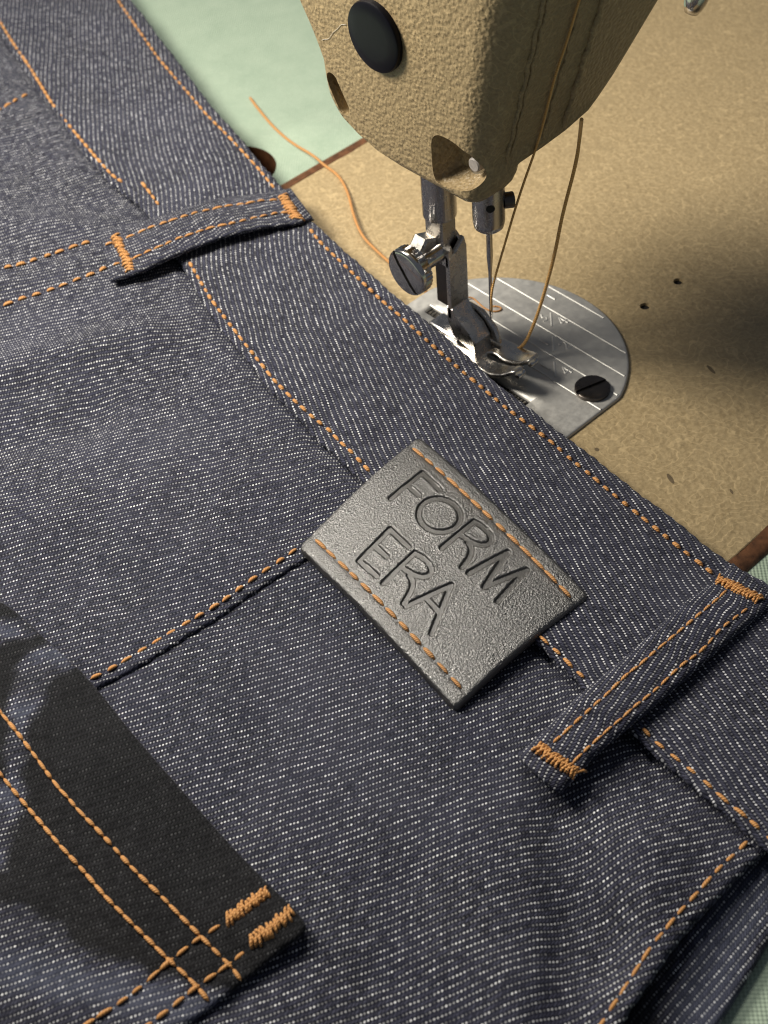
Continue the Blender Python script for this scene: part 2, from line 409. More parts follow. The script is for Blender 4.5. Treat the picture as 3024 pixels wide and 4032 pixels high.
# ------------------------------------------------------------------ SEWING MACHINE
mach = empty('sewing_machine', (60, 6, -2), 'beige hammered-paint industrial sewing machine with steel needle, presser foot and round needle plate', 'sewing machine')
BZ = -.8
def circ(x, y, r, n=20): return np.array([(x+r*math.cos(a), y+r*math.sin(a)) for a in np.linspace(0, 2*math.pi, n, endpoint=False)])
PLP = []                                     # needle plate outline: a circle cut off square front and back
for a in np.linspace(0, 2*math.pi, 160, endpoint=False):
    x, y = 32.0*math.cos(a), 32.0*math.sin(a); PLP.append((x, max(-30.0, min(30.6, y))))
PLP = np.array(PLP)
HOLES = [(53, -12.7, 1.25), (40.2, -12.8, 1.25)]
bed = sheet('bed', np.array([(-130, -78), (330, -78), (330, 92.3), (-130, 92.3)]), lambda P, d: np.full(len(P), BZ), 10., 'bed', mach, step=12, roll=.6, edge=6,
            holes=[circ(*h) for h in HOLES], angle=12)
for i, h in enumerate(HOLES):
    MB().lathe((h[0], h[1], BZ-4), (0, 0, 1), [(h[2]-.02, 0), (h[2]-.02, 3.2)], 20).obj('screw_hole', 'void', bed)
    MB().lathe((h[0], h[1], BZ+.02), (0, 0, 1), [(h[2]+.55, -.25), (h[2]+.5, .04), (h[2]+.02, -.3)], 24).obj('hole_rim', 'dark', bed) if False else None
# small scars in the paint
for (px, py, L, w) in ((2800, 1455, 3.4, .45), (2640, 1885, 3.2, .5), (2350, 1770, 1.2, .5), (2880, 1935, 1.5, .3)):
    c = G(px, py, BZ); ang = random.uniform(1.0, 1.8)
    q = np.array([(L*.5*math.cos(a)*math.cos(ang)-w*math.sin(a)*math.sin(ang)+c[0], L*.5*math.cos(a)*math.sin(ang)+w*math.sin(a)*math.cos(ang)+c[1]) for a in np.linspace(0, 2*math.pi, 14, endpoint=False)])
    n = len(q); MB().add([(*p, BZ+.03) for p in q]+[(c[0], c[1], BZ+.05)], [(i, (i+1) % n, n) for i in range(n)]).obj('paint_chip', 'chip', bed)
def edgebar(y0, y1, sgn):
    prof = []
    for k in range(7):
        a = math.pi/2*k/6; prof.append((y0+(y1-y0)*math.sin(a), BZ+.04-1.7*(1-math.cos(a))))
    P = [(y0, BZ-6)]+prof+[(y1, BZ-6)]
    mb = MB(); xs = np.arange(-130, 331, 4.); rings = []
    for x in xs:
        w = .22*math.sin(x*.21)+.16*math.sin(x*.53+1)
        rings.append([(x, y+(w*sgn if i == 1 else 0), z) for i, (y, z) in enumerate(P)])
    mb.loft(rings); return mb.obj('bed_edge', 'rust', mach)
edgebar(92.0, 96.2, -1); edgebar(-77.8, -81.8, 1)
# needle plate
SLOTS = [np.array([(1.9, 9), (4.6, 9), (4.6, 25.2), (1.9, 25.2)]), np.array([(-6.8, -16.2), (-3.9, -16.2), (-3.9, -1), (-6.8, -1)])]
pl = sheet('needle_plate', PLP, lambda P, d: np.full(len(P), 0.), .8, 'plate', mach, step=3, roll=.55, edge=1.2, holes=SLOTS)
for s_ in SLOTS:
    x0, x1, y0, y1 = s_[:, 0].min(), s_[:, 0].max(), s_[:, 1].min(), s_[:, 1].max()
    MB().box(x0+.02, x1-.02, y0+.02, y1-.02, BZ-.2, BZ+.12, .02).obj('feed_slot', 'void', pl)
    mb = MB()
    y = y0+1
    while y < y1-1: mb.prism([(y, -.62), (y+.8, -.62), (y+.1, -.15)], 'x', x0+.6, x1-.6, .05); y += 1.
    mb.obj('feed_dog', 'foot', pl)
def groove(name, P, w=.62, h=.16, parent=None):
    """a pressed line: a fine steel bead with a lit and a shaded flank"""
    P = np.asarray(P, float); V = []; Fc = []
    T_ = np.gradient(P, axis=0); T_ /= np.linalg.norm(T_, axis=1)[:, None]
    N_ = np.stack([-T_[:, 1], T_[:, 0]], 1)
    for p, n in zip(P, N_):
        for k, z in ((-.5, .004), (-.2, h*.8), (.05, h), (.25, h*.7), (.5, .004)): V.append((p[0]+n[0]*w*k, p[1]+n[1]*w*k, z))
    for i in range(len(P)-1):
        for j in range(4): Fc.append((i*5+j, i*5+j+1, (i+1)*5+j+1, (i+1)*5+j))
    Fc += [(0, 1, 2, 3, 4), tuple(range(len(P)*5-1, len(P)*5-6, -1))]
    return V, Fc
for x, ya, yb in ((4.9, -29.6, 26), (11.1, -29.2, 29.4), (17.1, -26.2, 26.4), (23.4, -21.2, 20.8), (29.6, -9, 9)):
    mesh('guide_line', *groove('g', [(x, y) for y in np.linspace(ya, yb, 8)]), 'mark', pl, angle=50)
def digits(strokes, cx, cy, hgt):
    mb = MB()
    for st in strokes:
        P = resample(np.array([(cx+p[0]*hgt, cy+p[1]*hgt) for p in st]), .35); mb.add(*groove('d', P, .58, .20))
    return mb.obj('number', 'mark', pl, angle=50)
D1 = [[(.0, .5), (.0, -.5)]]
D2 = [[(-.28, .25), (-.2, .45), (.0, .5), (.22, .42), (.25, .2), (.1, -.1), (-.28, -.5)], [(-.28, -.5), (.3, -.5)]]
D3 = [[(-.28, .45), (.1, .5), (.26, .3), (.0, .04), (.3, -.2), (.1, -.48), (-.28, -.42)]]
D4 = [[(.12, .5), (-.32, -.18), (.34, -.18)], [(.12, .5), (.12, -.5)]]
SL = [[(-.5, -.5), (.5, .5)]]
for num, den, cx, cy in ((D3, D4, 20.6, 0), (D1, D2, 14.3, -6.4), (D1, D4, 7.9, -12.7)):
    digits(num, cx-1.0, cy+2.1, 2.9); digits(SL, cx, cy, 3.7); digits(den, cx+1.5, cy-2.3, 2.9)
digits(D1, 26.9, 5.8, 2.6)
def slotscrew(parent, name, c, axis, r, h, mat, ang, dome=.5, knurl=False, slotw=.16):
    """slotted screw head with a real slot: two half-domes beside a lower floor"""
    ax = Vector(axis).normalized(); u = ax.orthogonal().normalized(); w = ax.cross(u)
    d1 = u*math.cos(ang)+w*math.sin(ang) if not hasattr(ang, '__len__') else Vector(ang).normalized(); d2 = ax.cross(d1); c = Vector(c); mb = MB(); n = 26; sw = slotw*r
    body = [(r*.98, 0), (r, .08*h), (r, h*.62)]
    mb.lathe(c, axis, [(q[0], q[1], 1) if knurl else q for q in body], 64 if knurl else 40)
    for sg in (-1, 1):
        a0 = math.asin(min(.95, sw/r)); rings = []
        for rr, z in ((r, h*.60), (r, h*.80), (r*.96, h*.90), (r*.86, h*(.96)), (r*.5, h*(.99+dome*.05)), ):
            ring = []
            aa = math.asin(min(.95, sw/rr))
            for k in range(n): a = aa+(math.pi-2*aa)*k/(n-1); ring.append(tuple(c+ax*z+d1*(rr*math.cos(a))+d2*(sg*rr*math.sin(a))))
            for k in range(6): x = -rr*math.cos(aa)+2*rr*math.cos(aa)*(k+1)/7; ring.append(tuple(c+ax*z+d1*x+d2*(sg*sw)))
            if sg < 0: ring = ring[::-1]
            rings.append(ring)
        mb.loft(rings)
    return mb.obj(name, mat, parent, angle=38)
slotscrew(pl, 'plate_screw', (8.4, -23.9, .0), (0, 0, 1), 4.1, 1.15, 'dark', (1, -.3, 0), .6)

# ---- head casting, lofted upwards from the nose
def rrect(x0, x1, y0, y1, r, z, n=14):
    cs = [(x1, y1, 0), (x0, y1, 90), (x0, y0, 180), (x1, y0, 270)]; R = [r[3], r[2], r[0], r[1]]; P = []
    for (cx, cy, a0), q in zip(cs, R):
        sx = -1 if cx == x1 else 1; sy = -1 if cy == y1 else 1
        for k in range(n):
            a = math.radians(a0+90*k/(n-1)); P.append((cx+sx*q+q*math.cos(a), cy+sy*q+q*math.sin(a), z))
    return P
XF = -9.2
def y0z(z): return -5.6-.25*(z-58)
secs = [  # z, x0, x1, y0, y1
    (50.0, -5.5, .5, -1.5, 13), (50.25, -7.2, 2.2, -3.2, 16), (51.0, -8.6, 3.6, -4.6, 20), (52.2, XF, 4.6, -5.4, 26), (53.8, XF, 5.2, -5.8, 31.5),
    (55.6, XF, 5.6, -6.0, 35.0), (56.0, XF, 7.0, -6.0, 35.6), (56.3, XF, 14, -6.0, 36), (56.9, XF, 21, -6.0, 36.6), (58.2, XF, 27.5, -6.0, 37.6), (60, XF, 30.3, y0z(60), 38.7),
    (64, XF, 33.5, y0z(64), 39.6), (68, XF, 36, y0z(68), 40.2), (75, XF, 40.2, y0z(75), 43.8), (80, XF, 43.2, y0z(80), 46.8), (90, XF, 49, y0z(90), 52.5), (105, XF, 58, y0z(105), 56), (119, XF, 67, y0z(119), 58), (122, XF+3, 66, y0z(119)+3, 56)]  # unseen top cut short so the added fill light reaches the bed
zz = np.array([q[0] for q in secs]); rings = []
zs = np.unique(np.r_[zz, np.arange(50, 60, .8), np.arange(60, 120, 1.6)])
for z in zs:
    p = [np.interp(z, zz, [q[i] for q in secs]) for i in range(1, 5)]
    rr = np.interp(z, [50, 52, 56, 70, 100], [2.8, 4.0, 5.0, 6.5, 8.5]); rr = min(rr, (p[1]-p[0])*.48, (p[3]-p[2])*.48)
    p[3] += np.interp(z, [50, 53, 56, 62, 72, 90], [0, .8, 1.5, 1.6, .6, .3]); rings.append(rrect(*p, (rr, min(rr, 4.), min(rr, 2.8), 3. if rr > 3 else rr), z))
mbh = MB(); mbh.loft(rings)
def raw(mb, name):
    me = bpy.data.meshes.new(name); me.from_pydata([tuple(Vector(v)*S) for v in mb.v], [], mb.f); return bpy.data.objects.new(name, me)
head = raw(mbh, 'head'); COL.objects.link(head)
cuts = []
mb = MB(); n = 36                                            # arched notch in the lower face, open below
ell = smoothline(np.array([(7.1, 59), (7.0, 62.4), (5.4, 64.3), (2.5, 64.7), (-1, 64.3), (-4, 62.9), (-6.2, 60), (-7.0, 57), (-5.2, 55.0), (-1.5, 53.6), (2.5, 52.5), (5.8, 52.2), (7.0, 54), (7.1, 59)]), 2)[:-1]
ec = np.array([1.2, 59.5])
mb.loft([[(x, *(ec+(q-ec)*k)) for q in ell] for x, k in ((-13, 1.0), (-8.6, .99), (-6, .86), (-3.4, .66))]); cuts.append(raw(mb, 'cut'))
mb = MB(); cap = []                                          # slanted oil slot on the rear edge
pa, pb = np.array([37.4, 64.0]), np.array([34.4, 58.8]); dd = (pb-pa)/np.linalg.norm(pb-pa); nn = np.array([-dd[1], dd[0]])
for k in range(13): a = math.pi*k/12; cap.append(pb+1.9*(nn*math.cos(a)+dd*math.sin(a)))
for k in range(13): a = math.pi*k/12; cap.append(pa-1.9*(nn*math.cos(a)+dd*math.sin(a)))
mb.loft([[(x, q[0], q[1]) for q in cap[::-1]] for x in (-14, -4.5)]); cuts.append(raw(mb, 'cut'))
for c in cuts:
    COL.objects.link(c); md = head.modifiers.new('b', 'BOOLEAN'); md.operation = 'DIFFERENCE'; md.object = c; md.solver = 'EXACT'
bpy.context.view_layer.update()
dg = bpy.context.evaluated_depsgraph_get()
hm = bpy.data.meshes.new_from_object(head.evaluated_get(dg))
V = np.array([tuple(v.co) for v in hm.vertices])/S; Fc = [tuple(p.vertices) for p in hm.polygons]
for o in cuts+[head]: bpy.data.objects.remove(o)
head = mesh('head', V, Fc, 'head', mach, angle=42)
# plug, ridges, inner fittings
MB().lathe((XF+.3, 21.2, 80.4), (-1, 0, 0), [(7.5, 0), (7.55, 1.1), (7.35, 1.55), (6.9, 1.78), (4.5, 1.95), (2, 2.02)], 48).obj('plug', 'black', head)
def ridge(x_of_z, z0, z1, r):
    P = [(x_of_z(z)+.25*math.sin(z*.9)+.15*math.sin(z*2.3), y0z(z)-.02+.12*math.sin(z*1.7), z) for z in np.arange(z0, z1, 1.2)]
    V, Fc, _ = tube(P, r, 8); mesh('ridge', V, Fc, 'head', head)
ridge(lambda z: -.4+.012*(z-60), 57.5, 118, .55); ridge(lambda z: 1.0+.012*(z-60), 57.5, 118, .4); ridge(lambda z: 17.0+.07*(z-60), 57.6, 118, .8); ridge(lambda z: 10.5+.05*(z-60), 58, 118, .4)
mb = MB(); mb.lathe((-3.0, -2.2, 58.6), (-1, 0, 0), [(1.55, 0), (1.6, 3.0), (1.3, 3.3)], 24); mb.obj('guide_pin', 'pin', head)
mb = MB(); mb.box(-5.0, -3.0, -2.8, .2, 59.6, 62.5, .2); mb.obj('lever', 'bar', head)
rp = resample(smoothline(np.array([(60, 24, 117), (75, 12, 113), (77.5, -4, 101), (74.5, -3.5, 90), (70.4, -1.4, 75), (66.3, .6, 60.6)]), 3), 1.5); V, Fc, _ = tube(rp, np.r_[np.full(len(rp)-3, 2.75), 2.65, 2.3, 1.6], 24)
mesh('lifter_rod', V, Fc, 'chrome', mach)
# needle bar, clamp, needle
NX, NY = -1., -1.
nb = MB().lathe((NX, NY, 39.6), (0, 0, 1), [(1.0, 0), (2.6, .15), (3.25, .8), (3.5, 2.0), (3.55, 3), (3.55, 22)], 40).obj('needle_bar', 'bar', mach)
mb = MB(); dv = Vector((-.62, -.78, 0)).normalized(); mb.lathe(Vector((NX, NY, 47.0))+dv*3.35, dv, [(.95, 0), (.95, .22)], 20); mb.obj('set_hole', 'void', nb)  # flat black disc stands in for a shaded hole
sd = Vector((.80, -.60, 0)); q = slotscrew(nb, 'clamp_screw', Vector((NX, NY, 46.2))+sd*3.3, sd, 1.75, 2.3, 'dark', .5)
nd = MB().lathe((NX, NY, 13.6), (0, 0, 1), [(.05, 0), (.22, 1.0), (.36, 2.6), (.40, 6), (.42, 14), (.62, 17), (.70, 18.5), (.70, 27)], 20).obj('needle', 'chrome', mach)
MB().box(NX-.46, NX+.46, NY-.13, NY+.13, 15.8, 17.2, .05).obj('needle_eye', 'void', nd)
# presser bar and foot
PX, PY = -1., 14.4
pb = MB().lathe((PX, PY, 35.6), (0, 0, 1), [(3.3, 0), (3.85, .5), (3.9, 1.), (3.9, 26)], 40).obj('presser_bar', 'bar', mach)
MB().box(PX-2.4, PX+2.4, PY-2.8, PY+2.8, 24, 36.2, .45).obj('bar_flat', 'foot', pb)
ft = MB()
ft.prism([(-3.4, 9.6), (2.0, 9.6), (2.2, 28.2), (1.7, 30.6), (-1.0, 28.0), (-3.4, 27.2)], 'y', 9.6, 10.9, .22)      # front wall of the shank
ft.prism([(9.8, 9.4), (16.8, 9.4), (16.8, 29), (13, 30.6), (9.8, 28.2)], 'x', 1.5, 2.5, .2)                          # right wall
foot = ft.obj('presser_foot', 'foot', mach)
MB().box(-2.4, 1.4, 10.8, 15.6, 11.5, 25, .3).obj('shank_core', 'dark', foot)  # dark steel painted in for the shadowed gap between the shank walls
MB().prism([(-8.6, 24.6), (-3.2, 24.6), (-3.2, 31.0), (-6.4, 32.2), (-8.6, 29.6)], 'y', 13.2, 17.6, .6).obj('clamp_block', 'foot', foot)
MB().prism([(-3.4, 24.4), (-2.2, 23.4), (-2.2, 29.6), (-3.4, 29.2)], 'y', 9.7, 12.6, .3).obj('clamp_ear', 'foot', foot)
MB().lathe((-8.4, 12.8, 27.6), (-1, 0, 0), [(2.2, -5), (2.2, 1.6), (2.0, 2.4)], 24).obj('screw_neck', 'chrome', foot)
slotscrew(foot, 'thumb_screw', (-10.6, 12.8, 27.6), (-1, 0, 0), 5.7, 3.6, 'chrome', (0, -.63, -.78), .5, True, .09)
# ankle: slopes forward from the shank to the sole, with a fork
MB().prism([(11.2, 12.8), (11.4, 9.2), (9.5, 4.6), (3.6, 3.3), (2.2, 3.3), (2.2, 6.2), (4.2, 8.8), (8.2, 10.8), (9.5, 12.8)], 'x', -3.4, 2.0, .3).obj('ankle', 'foot', foot)
MB().prism([(8.6, 4), (10.2, 10.8), (5.6, 10.9), (1.2, 7.8), (-.2, 4)], 'x', 2.2, 3.5, .35).obj('fork', 'foot', foot)
def sole_z(P, d):
    y = P[:, 1]; x = P[:, 0]
    up = np.clip((-2.6-y)/9.0, 0, 1.1); z = 3.3+4.2*up**1.8-.9*np.clip(d*0, 0, 1)
    z = z-.30*np.exp(-((x+1)/1.5)**2)*(y < 0)
    z = z-1.8*np.clip((up-.9)/.2, 0, 1)**2*.5
    return z
SO = [(-3.6, 17.5), (2.4, 17.5), (3.2, 8), (5.0, 3), (5.7, -2), (5.6, -5.6), (4.9, -8.8), (3.6, -11.3), (1.6, -12.2), (.1, -11.6), (-.3, -9), (-.4, -3.5), (-.1, -1.6), (-.2, -.2), (-1, .5), (-1.8, -.2), (-1.9, -1.6), (-1.6, -3.5), (-1.65, -9), (-2.0, -12.0), (-3.2, -12.8), (-5.0, -12.1), (-6.3, -9), (-6.6, -5), (-6.0, 1), (-4.6, 8)]
sheet('sole', np.array(SO), sole_z, 1.15, 'foot', foot, step=.6, roll=.5, edge=.3, bottom=True, angle=60)
for tx, ty in ((1.6, -11.5), (-3.2, -12.1)):
    MB().lathe((tx-1.0, ty-.1, 5.55), (1, 0, 0), [(.3, -.35), (.75, -.1), (.82, .3), (.82, 1.9), (.6, 2.3), (.2, 2.45)], 16).obj('toe_tip', 'chrome', foot)
mb = MB(); mb.box(-3.4, 1.6, 8, 18.0, 3.2, 4.3, .45); mb.obj('heel', 'bar', foot)

# ------------------------------------------------------------------ JEANS
jeans = empty('jeans', (-90, -30, 0), 'dark indigo denim jeans with orange topstitching and a black leather patch on the waistband', 'jeans')
WRK = [  # wrinkles: ends (px), half width mm, height mm
    ((-60, 1500), (560, 1330), 7, 2.2), ((-60, 1760), (330, 1660), 6.5, -2.0), ((330, 1660), (800, 1450), 7, -.5), ((-60, 2080), (500, 1950), 12, .8),
    ((2230, 3230), (2330, 3700), 5.5, -2.7), ((2330, 3700), (2230, 4060), 6, -2.2), ((2570, 3350), (2470, 3950), 7, 1.9), ((1900, 3500), (2080, 4060), 9, 1.1), ((1500, 3900), (1650, 4100), 7, -.6),
    ((1250, 1500), (1420, 1700), 4, .45), ((1360, 1560), (1230, 1760), 3, -.35), ((1320, 1530), (1200, 1720), 2, .3),
    ((500, 100), (900, 600), 10, .7), ((200, 150), (700, 720), 6, -.6), ((0, 620), (480, 900), 9, -.9), ((0, 420), (260, 480), 6, .6), ((0, 900), (600, 880), 6, .9),
    ((1500, 2950), (2050, 3250), 13, .5), ((750, 2650), (1200, 3250), 9, .35), ((600, 3000), (1150, 3560), 9, .4), ((0, 3600), (500, 3950), 10, .8)]
WSEG = [(G(*a, 4)[:2], G(*b, 4)[:2], w, h) for a, b, w, h in WRK]
H0 = 3.4
def H(P):
    P = np.atleast_2d(P); z = np.full(len(P), H0)
    for a, b, w, h in WSEG: z = z+1.5*h*np.exp(-(polydist(P, np.array([a, b]))/w)**2)
    z = .5*(z+.8+np.sqrt((z-.8)**2+1.2))-.06
    x, y = P[:, 0], P[:, 1]
    return z+.18*np.sin(x*.21+y*.13+1)+.14*np.sin(-x*.17+y*.31)+.07*np.sin(x*.6+y*.43)+.05*np.sin(x*.9-y*.8)
def J(px, py, off=0.):                       # a point on the draped cloth
    z = H0+off
    for _ in range(12): p = G(px, py, z); z = float(H(p[:2])[0])+off
    return np.array([p[0], p[1], z])
def JL(L, off=0., sm=0):
    P = np.array([J(*q, off) for q in L]); return smoothline(P, sm) if sm else P
def cr(o, s_, L): return [(o[0]+s_*x, o[1]+s_*y) for x, y in L]
k3 = lambda L: cr((0, 0), .7836, L); k8 = lambda L: cr((0, 1000), .7836, L); k4 = lambda L: cr((1100, 1650), .7836, L)
k5 = lambda L: cr((1900, 2100), .6775, L); k6 = lambda L: cr((0, 2600), .7836, L); k7 = lambda L: cr((2000, 3000), .6172, L); k2 = lambda L: cr((1500, 500), .663, L)
WO = [(430, -130)]+[(517, 0), (596, 102), (705, 243), (831, 415), (940, 533), (1011, 619), (1097, 721), (1160, 784), (1222, 862), (1300, 932), (1395, 1020), (1500, 1110), (1600, 1196), (1715, 1290), (1831, 1388), (1964, 1514), (2083, 1600), (2163, 1667), (2276, 1750), (2420, 1863), (2570, 1980), (2727, 2100), (2781, 2147), (2876, 2215), (2950, 2256), (3024, 2296), (3190, 2400)]
WI = [(-110, -30), (0, 133), (47, 204), (102, 282), (188, 407), (259, 501), (337, 611), (407, 690), (470, 752), (549, 805), (607, 875), (660, 960), (721, 1047), (752, 1102), (784, 1172), (823, 1227), (878, 1306), (932, 1368), (995, 1439), (1042, 1517), (1097, 1564), (1152, 1619), (1222, 1697), (1319, 1791), (1390, 1862), (1437, 1905), (1560, 2020), (1700, 2150), (1850, 2285), (2000, 2420), (2130, 2540), (2300, 2710), (2420, 2820), (2523, 2913), (2578, 2974), (2713, 3082), (2835, 3184), (2957, 3292), (3024, 3353), (3190, 3500)]
OW, OA, OP = 2.4, .9, 1.7
U1 = [(480, -130)]+k3([(590, 0), (680, 130), (800, 300), (920, 440), (1040, 580), (1160, 700), (1290, 840), (1380, 950)]); U2 = k3([(1555, 1150), (1600, 1210), (1640, 1250)])+k2([(10, 1040), (120, 1130), (260, 1260), (360, 1350), (490, 1460), (610, 1560), (740, 1670)])+k4([(1210, 0), (1290, 60), (1370, 120), (1470, 210), (1560, 280), (1640, 350)])+k5([(1050, 10), (1130, 75), (1200, 130), (1280, 190), (1350, 248)])
L1 = [(-80, 0)]+k3([(0, 110), (60, 210), (150, 340), (260, 520), (370, 660), (480, 790), (570, 890), (620, 920)]); L1b = k3([(710, 915), (760, 980), (800, 1035)])
L2 = k8([(950, 40), (990, 110), (1060, 230), (1150, 350), (1260, 490), (1380, 640), (1480, 740), (1580, 830), (1659, 890)])+k4([(280, 95), (360, 165), (410, 220), (455, 268)])
L3 = k5([(315, 585), (375, 640), (455, 710), (520, 780), (605, 855)]); L4 = k5([(915, 1120), (1000, 1210), (1100, 1290), (1200, 1370), (1300, 1450), (1400, 1550), (1510, 1630), (1620, 1730), (1720, 1830)])
SEAMC = k8([(1500, 1475), (1480, 1490), (1420, 1535), (1350, 1580), (1270, 1635), (1200, 1685), (1130, 1740), (1065, 1780)])+k6([(590, 25), (520, 65), (440, 100)])
SL1 = k3([(-60, 1360), (0, 1350), (110, 1330), (190, 1300), (260, 1280), (330, 1255), (400, 1230), (465, 1213)]); SL2 = k3([(-60, 1560), (0, 1540), (40, 1530), (110, 1500), (190, 1480), (260, 1455), (330, 1430), (400, 1400), (475, 1375), (545, 1340)])
SFAR = k3([(-40, 570), (0, 550), (40, 530), (85, 500), (145, 472)])
RS = k7([(1540, 495), (1480, 560), (1390, 640), (1310, 720), (1250, 790), (1190, 860), (1140, 910), (1060, 1000), (1010, 1070), (950, 1130), (880, 1230), (820, 1330), (780, 1390), (720, 1480), (680, 1550), (630, 1620), (590, 1690), (560, 1740)])
PA = k6([(-60, 190), (0, 260), (60, 330), (130, 420), (190, 500), (240, 570), (300, 650), (350, 700), (400, 765), (460, 820), (520, 885), (580, 950), (640, 1020), (700, 1080), (760, 1140), (820, 1195), (880, 1260), (940, 1320), (1000, 1380), (1060, 1440), (1130, 1510), (1180, 1560), (1215, 1615)])
PB = k6([(-60, 500), (0, 570), (80, 670), (190, 800), (300, 930), (420, 1060), (530, 1190), (650, 1310), (770, 1430), (850, 1510), (920, 1570), (990, 1640), (1050, 1715)])
PC_ = k6([(1115, 1325), (1050, 1370), (980, 1410), (900, 1480), (850, 1510), (780, 1580), (700, 1650), (620, 1710), (560, 1750), (480, 1800), (400, 1860)])
PD = k6([(1245, 1455), (1190, 1500), (1140, 1535), (1080, 1580), (1020, 1620), (940, 1680), (870, 1740), (790, 1800), (700, 1870)])
CREV = [JL(WI, 1.5, 2)[:, :2]]
def grooved(zf, lines, depth=.28, w=.75, crev=True):
    LL = [L[:, :2] for L in lines]
    def f(P, d):
        z = zf(P, d); q = np.full(len(P), 1e9)
        for L in LL: q = np.minimum(q, polydist(P, L))
        if crev: z = z-1.0*np.exp(-(polydist(P, CREV[0])/1.3)**2)
        return z-depth*np.exp(-(q/w)**2)+.17*np.exp(-((q-1.7)/1.1)**2)*np.sin(P[:, 0]*1.3+P[:, 1]*1.9)
    return f
def edge_wave(P): return P+np.c_[.16*np.sin(P[:, 1]*1.9)+.1*np.sin(P[:, 1]*.7), .12*np.sin(P[:, 0]*1.7), np.zeros(len(P))]
# waistband
wo = JL(WO, OW-.3, 2); wi = JL(WI, OW-.2, 2)
wpoly = np.vstack([edge_wave(resample(wo, .8))[:, :2], edge_wave(resample(wi, .8))[::-1, :2]])
wmid = resample((resample(wo, 1)[np.linspace(0, len(resample(wo, 1))-1, 120).astype(int)]+resample(wi, 1)[np.linspace(0, len(resample(wi, 1))-1, 120).astype(int)])/2, 2.)
def strip_uv(P):                             # cloth grain follows the band
    Lm = wmid[:, :2]; seg = np.diff(Lm, axis=0); best = np.full(len(P), 1e9); s0 = np.r_[0, np.cumsum(np.linalg.norm(seg, axis=1))]; u = np.zeros(len(P)); v = np.zeros(len(P))
    for i, (a, ab) in enumerate(zip(Lm[:-1], seg)):
        L = np.linalg.norm(ab); e = ab/L; t = (P-a)@e; tc = np.clip(t, -1e9 if i == 0 else 0, 1e9 if i == len(seg)-1 else L); q = P-a-tc[:, None]*e
        dd = np.hypot(*q.T); side = e[1]*(P-a)[:, 0]-e[0]*(P-a)[:, 1]; m_ = dd < best; best[m_] = dd[m_]; v[m_] = (s0[i]+tc)[m_]; u[m_] = np.sign(side[m_])*dd[m_]
    c, s_ = math.cos(math.radians(17)), math.sin(math.radians(17))
    return np.c_[u*c+v*s_, v*c-u*s_]+300
wl = [JL(q, OW) for q in (U1, U2, L1, L1b, L2, L3, L4)]
wb = sheet('waistband', wpoly, grooved(lambda P, d: H(P)+OW+.25*np.exp(-((d-2.2)/1.6)**2), wl, crev=False), 3.0, 'denim', jeans, step=1.3, roll=.95, edge=.7, wear=1., uvfun=strip_uv, under=1.4)
# upper back panel, overlapping the lower one at the centre seam
WIu = [(x+45, y-25) for x, y in WI]
seam_edge = [(1420, 2075)]+k8([(1520, 1543), (1440, 1590), (1340, 1655), (1240, 1722), (1150, 1790)])+k6([(740, 10), (610, 72), (490, 135)])+[(250, 2800), (100, 2900), (-160, 3060)]
pu = JL(WIu[:26], 0, 1)[:, :2]; se = edge_wave(resample(JL(seam_edge, OA-.2, 2), .8))[:, :2]
upoly = np.vstack([pu, JL([(1500, 2010)], 0)[:, :2], se, JL([(-190, 2500), (-230, 1500), (-230, 500)], 0)[:, :2]])
felled = [JL(q, OA) for q in (SL1, SL2, SFAR, SEAMC)]
flm = JL(k3([(-60, 1460), (110, 1415), (260, 1365), (400, 1310), (520, 1280)]), OA)[:, :2]
panel_up = sheet('upper_back_panel', upoly, grooved(lambda P, d: H(P)+OA+.55*np.exp(-(polydist(P, flm)/3.4)**4), felled), 1.0, 'denim', jeans, under=.7, step=1.5, roll=.7, edge=.8, theta=9, wear=1.)
# lower back panel (darker run beneath the patch)
redge = k7([(1655, 560), (1560, 645), (1440, 770), (1270, 950), (1160, 1060), (1080, 1160), (980, 1300), (880, 1450), (800, 1560), (730, 1672), (650, 1790)])
WIl = [(x+45, y-25) for x, y in WI[26:38]]
lp = np.vstack([JL([(1300, 1960)]+WIl, 0)[:, :2], edge_wave(resample(JL(redge, 0, 2), .8))[:, :2], JL([(2300, 4250), (-200, 4250), (-220, 2700), (300, 2620)], 0)[:, :2]])
rs3 = JL(RS, 0)
panel_lo = sheet('lower_back_panel', lp, grooved(lambda P, d: H(P)+.5*np.exp(-(polydist(P, rs3[:, :2]+np.array([1.2, -1.2]))/2.6)**4), [rs3], .35), 3.0, 'denim', jeans, under=1.6, step=1.5, roll=.9, edge=.8, theta=11, wear=1.)
# leg panel lying lower, bottom right
def low_z(P, d): return .5*H(P)-1.2
def LO(q): 
    z = 0.6
    for _ in range(8): p = G(*q, z); z = float(low_z(p[None, :2], None)[0])
    return p
gp = np.array([LO(q)[:2] for q in [(2960, 3330), (3300, 3300), (3110, 3560), (3024, 3710), (2988, 3771), (2926, 3876), (2876, 3957), (2827, 4032), (2740, 4200), (2200, 4240), (2450, 3800), (2700, 3500)]])
def leg_mask(P): return np.clip(.12+1.35*np.exp(-(polydist(P, np.array([LO(q)[:2] for q in ((2990, 3420), (2850, 3700), (2760, 4000))]))/6.5)**4), 0, 1.5)  # dark panel with a paler band along its length
leg = sheet('leg_panel', gp, low_z, 2.2, 'denim', jeans, step=1.6, roll=.9, edge=.8, theta=38, wear=leg_mask)
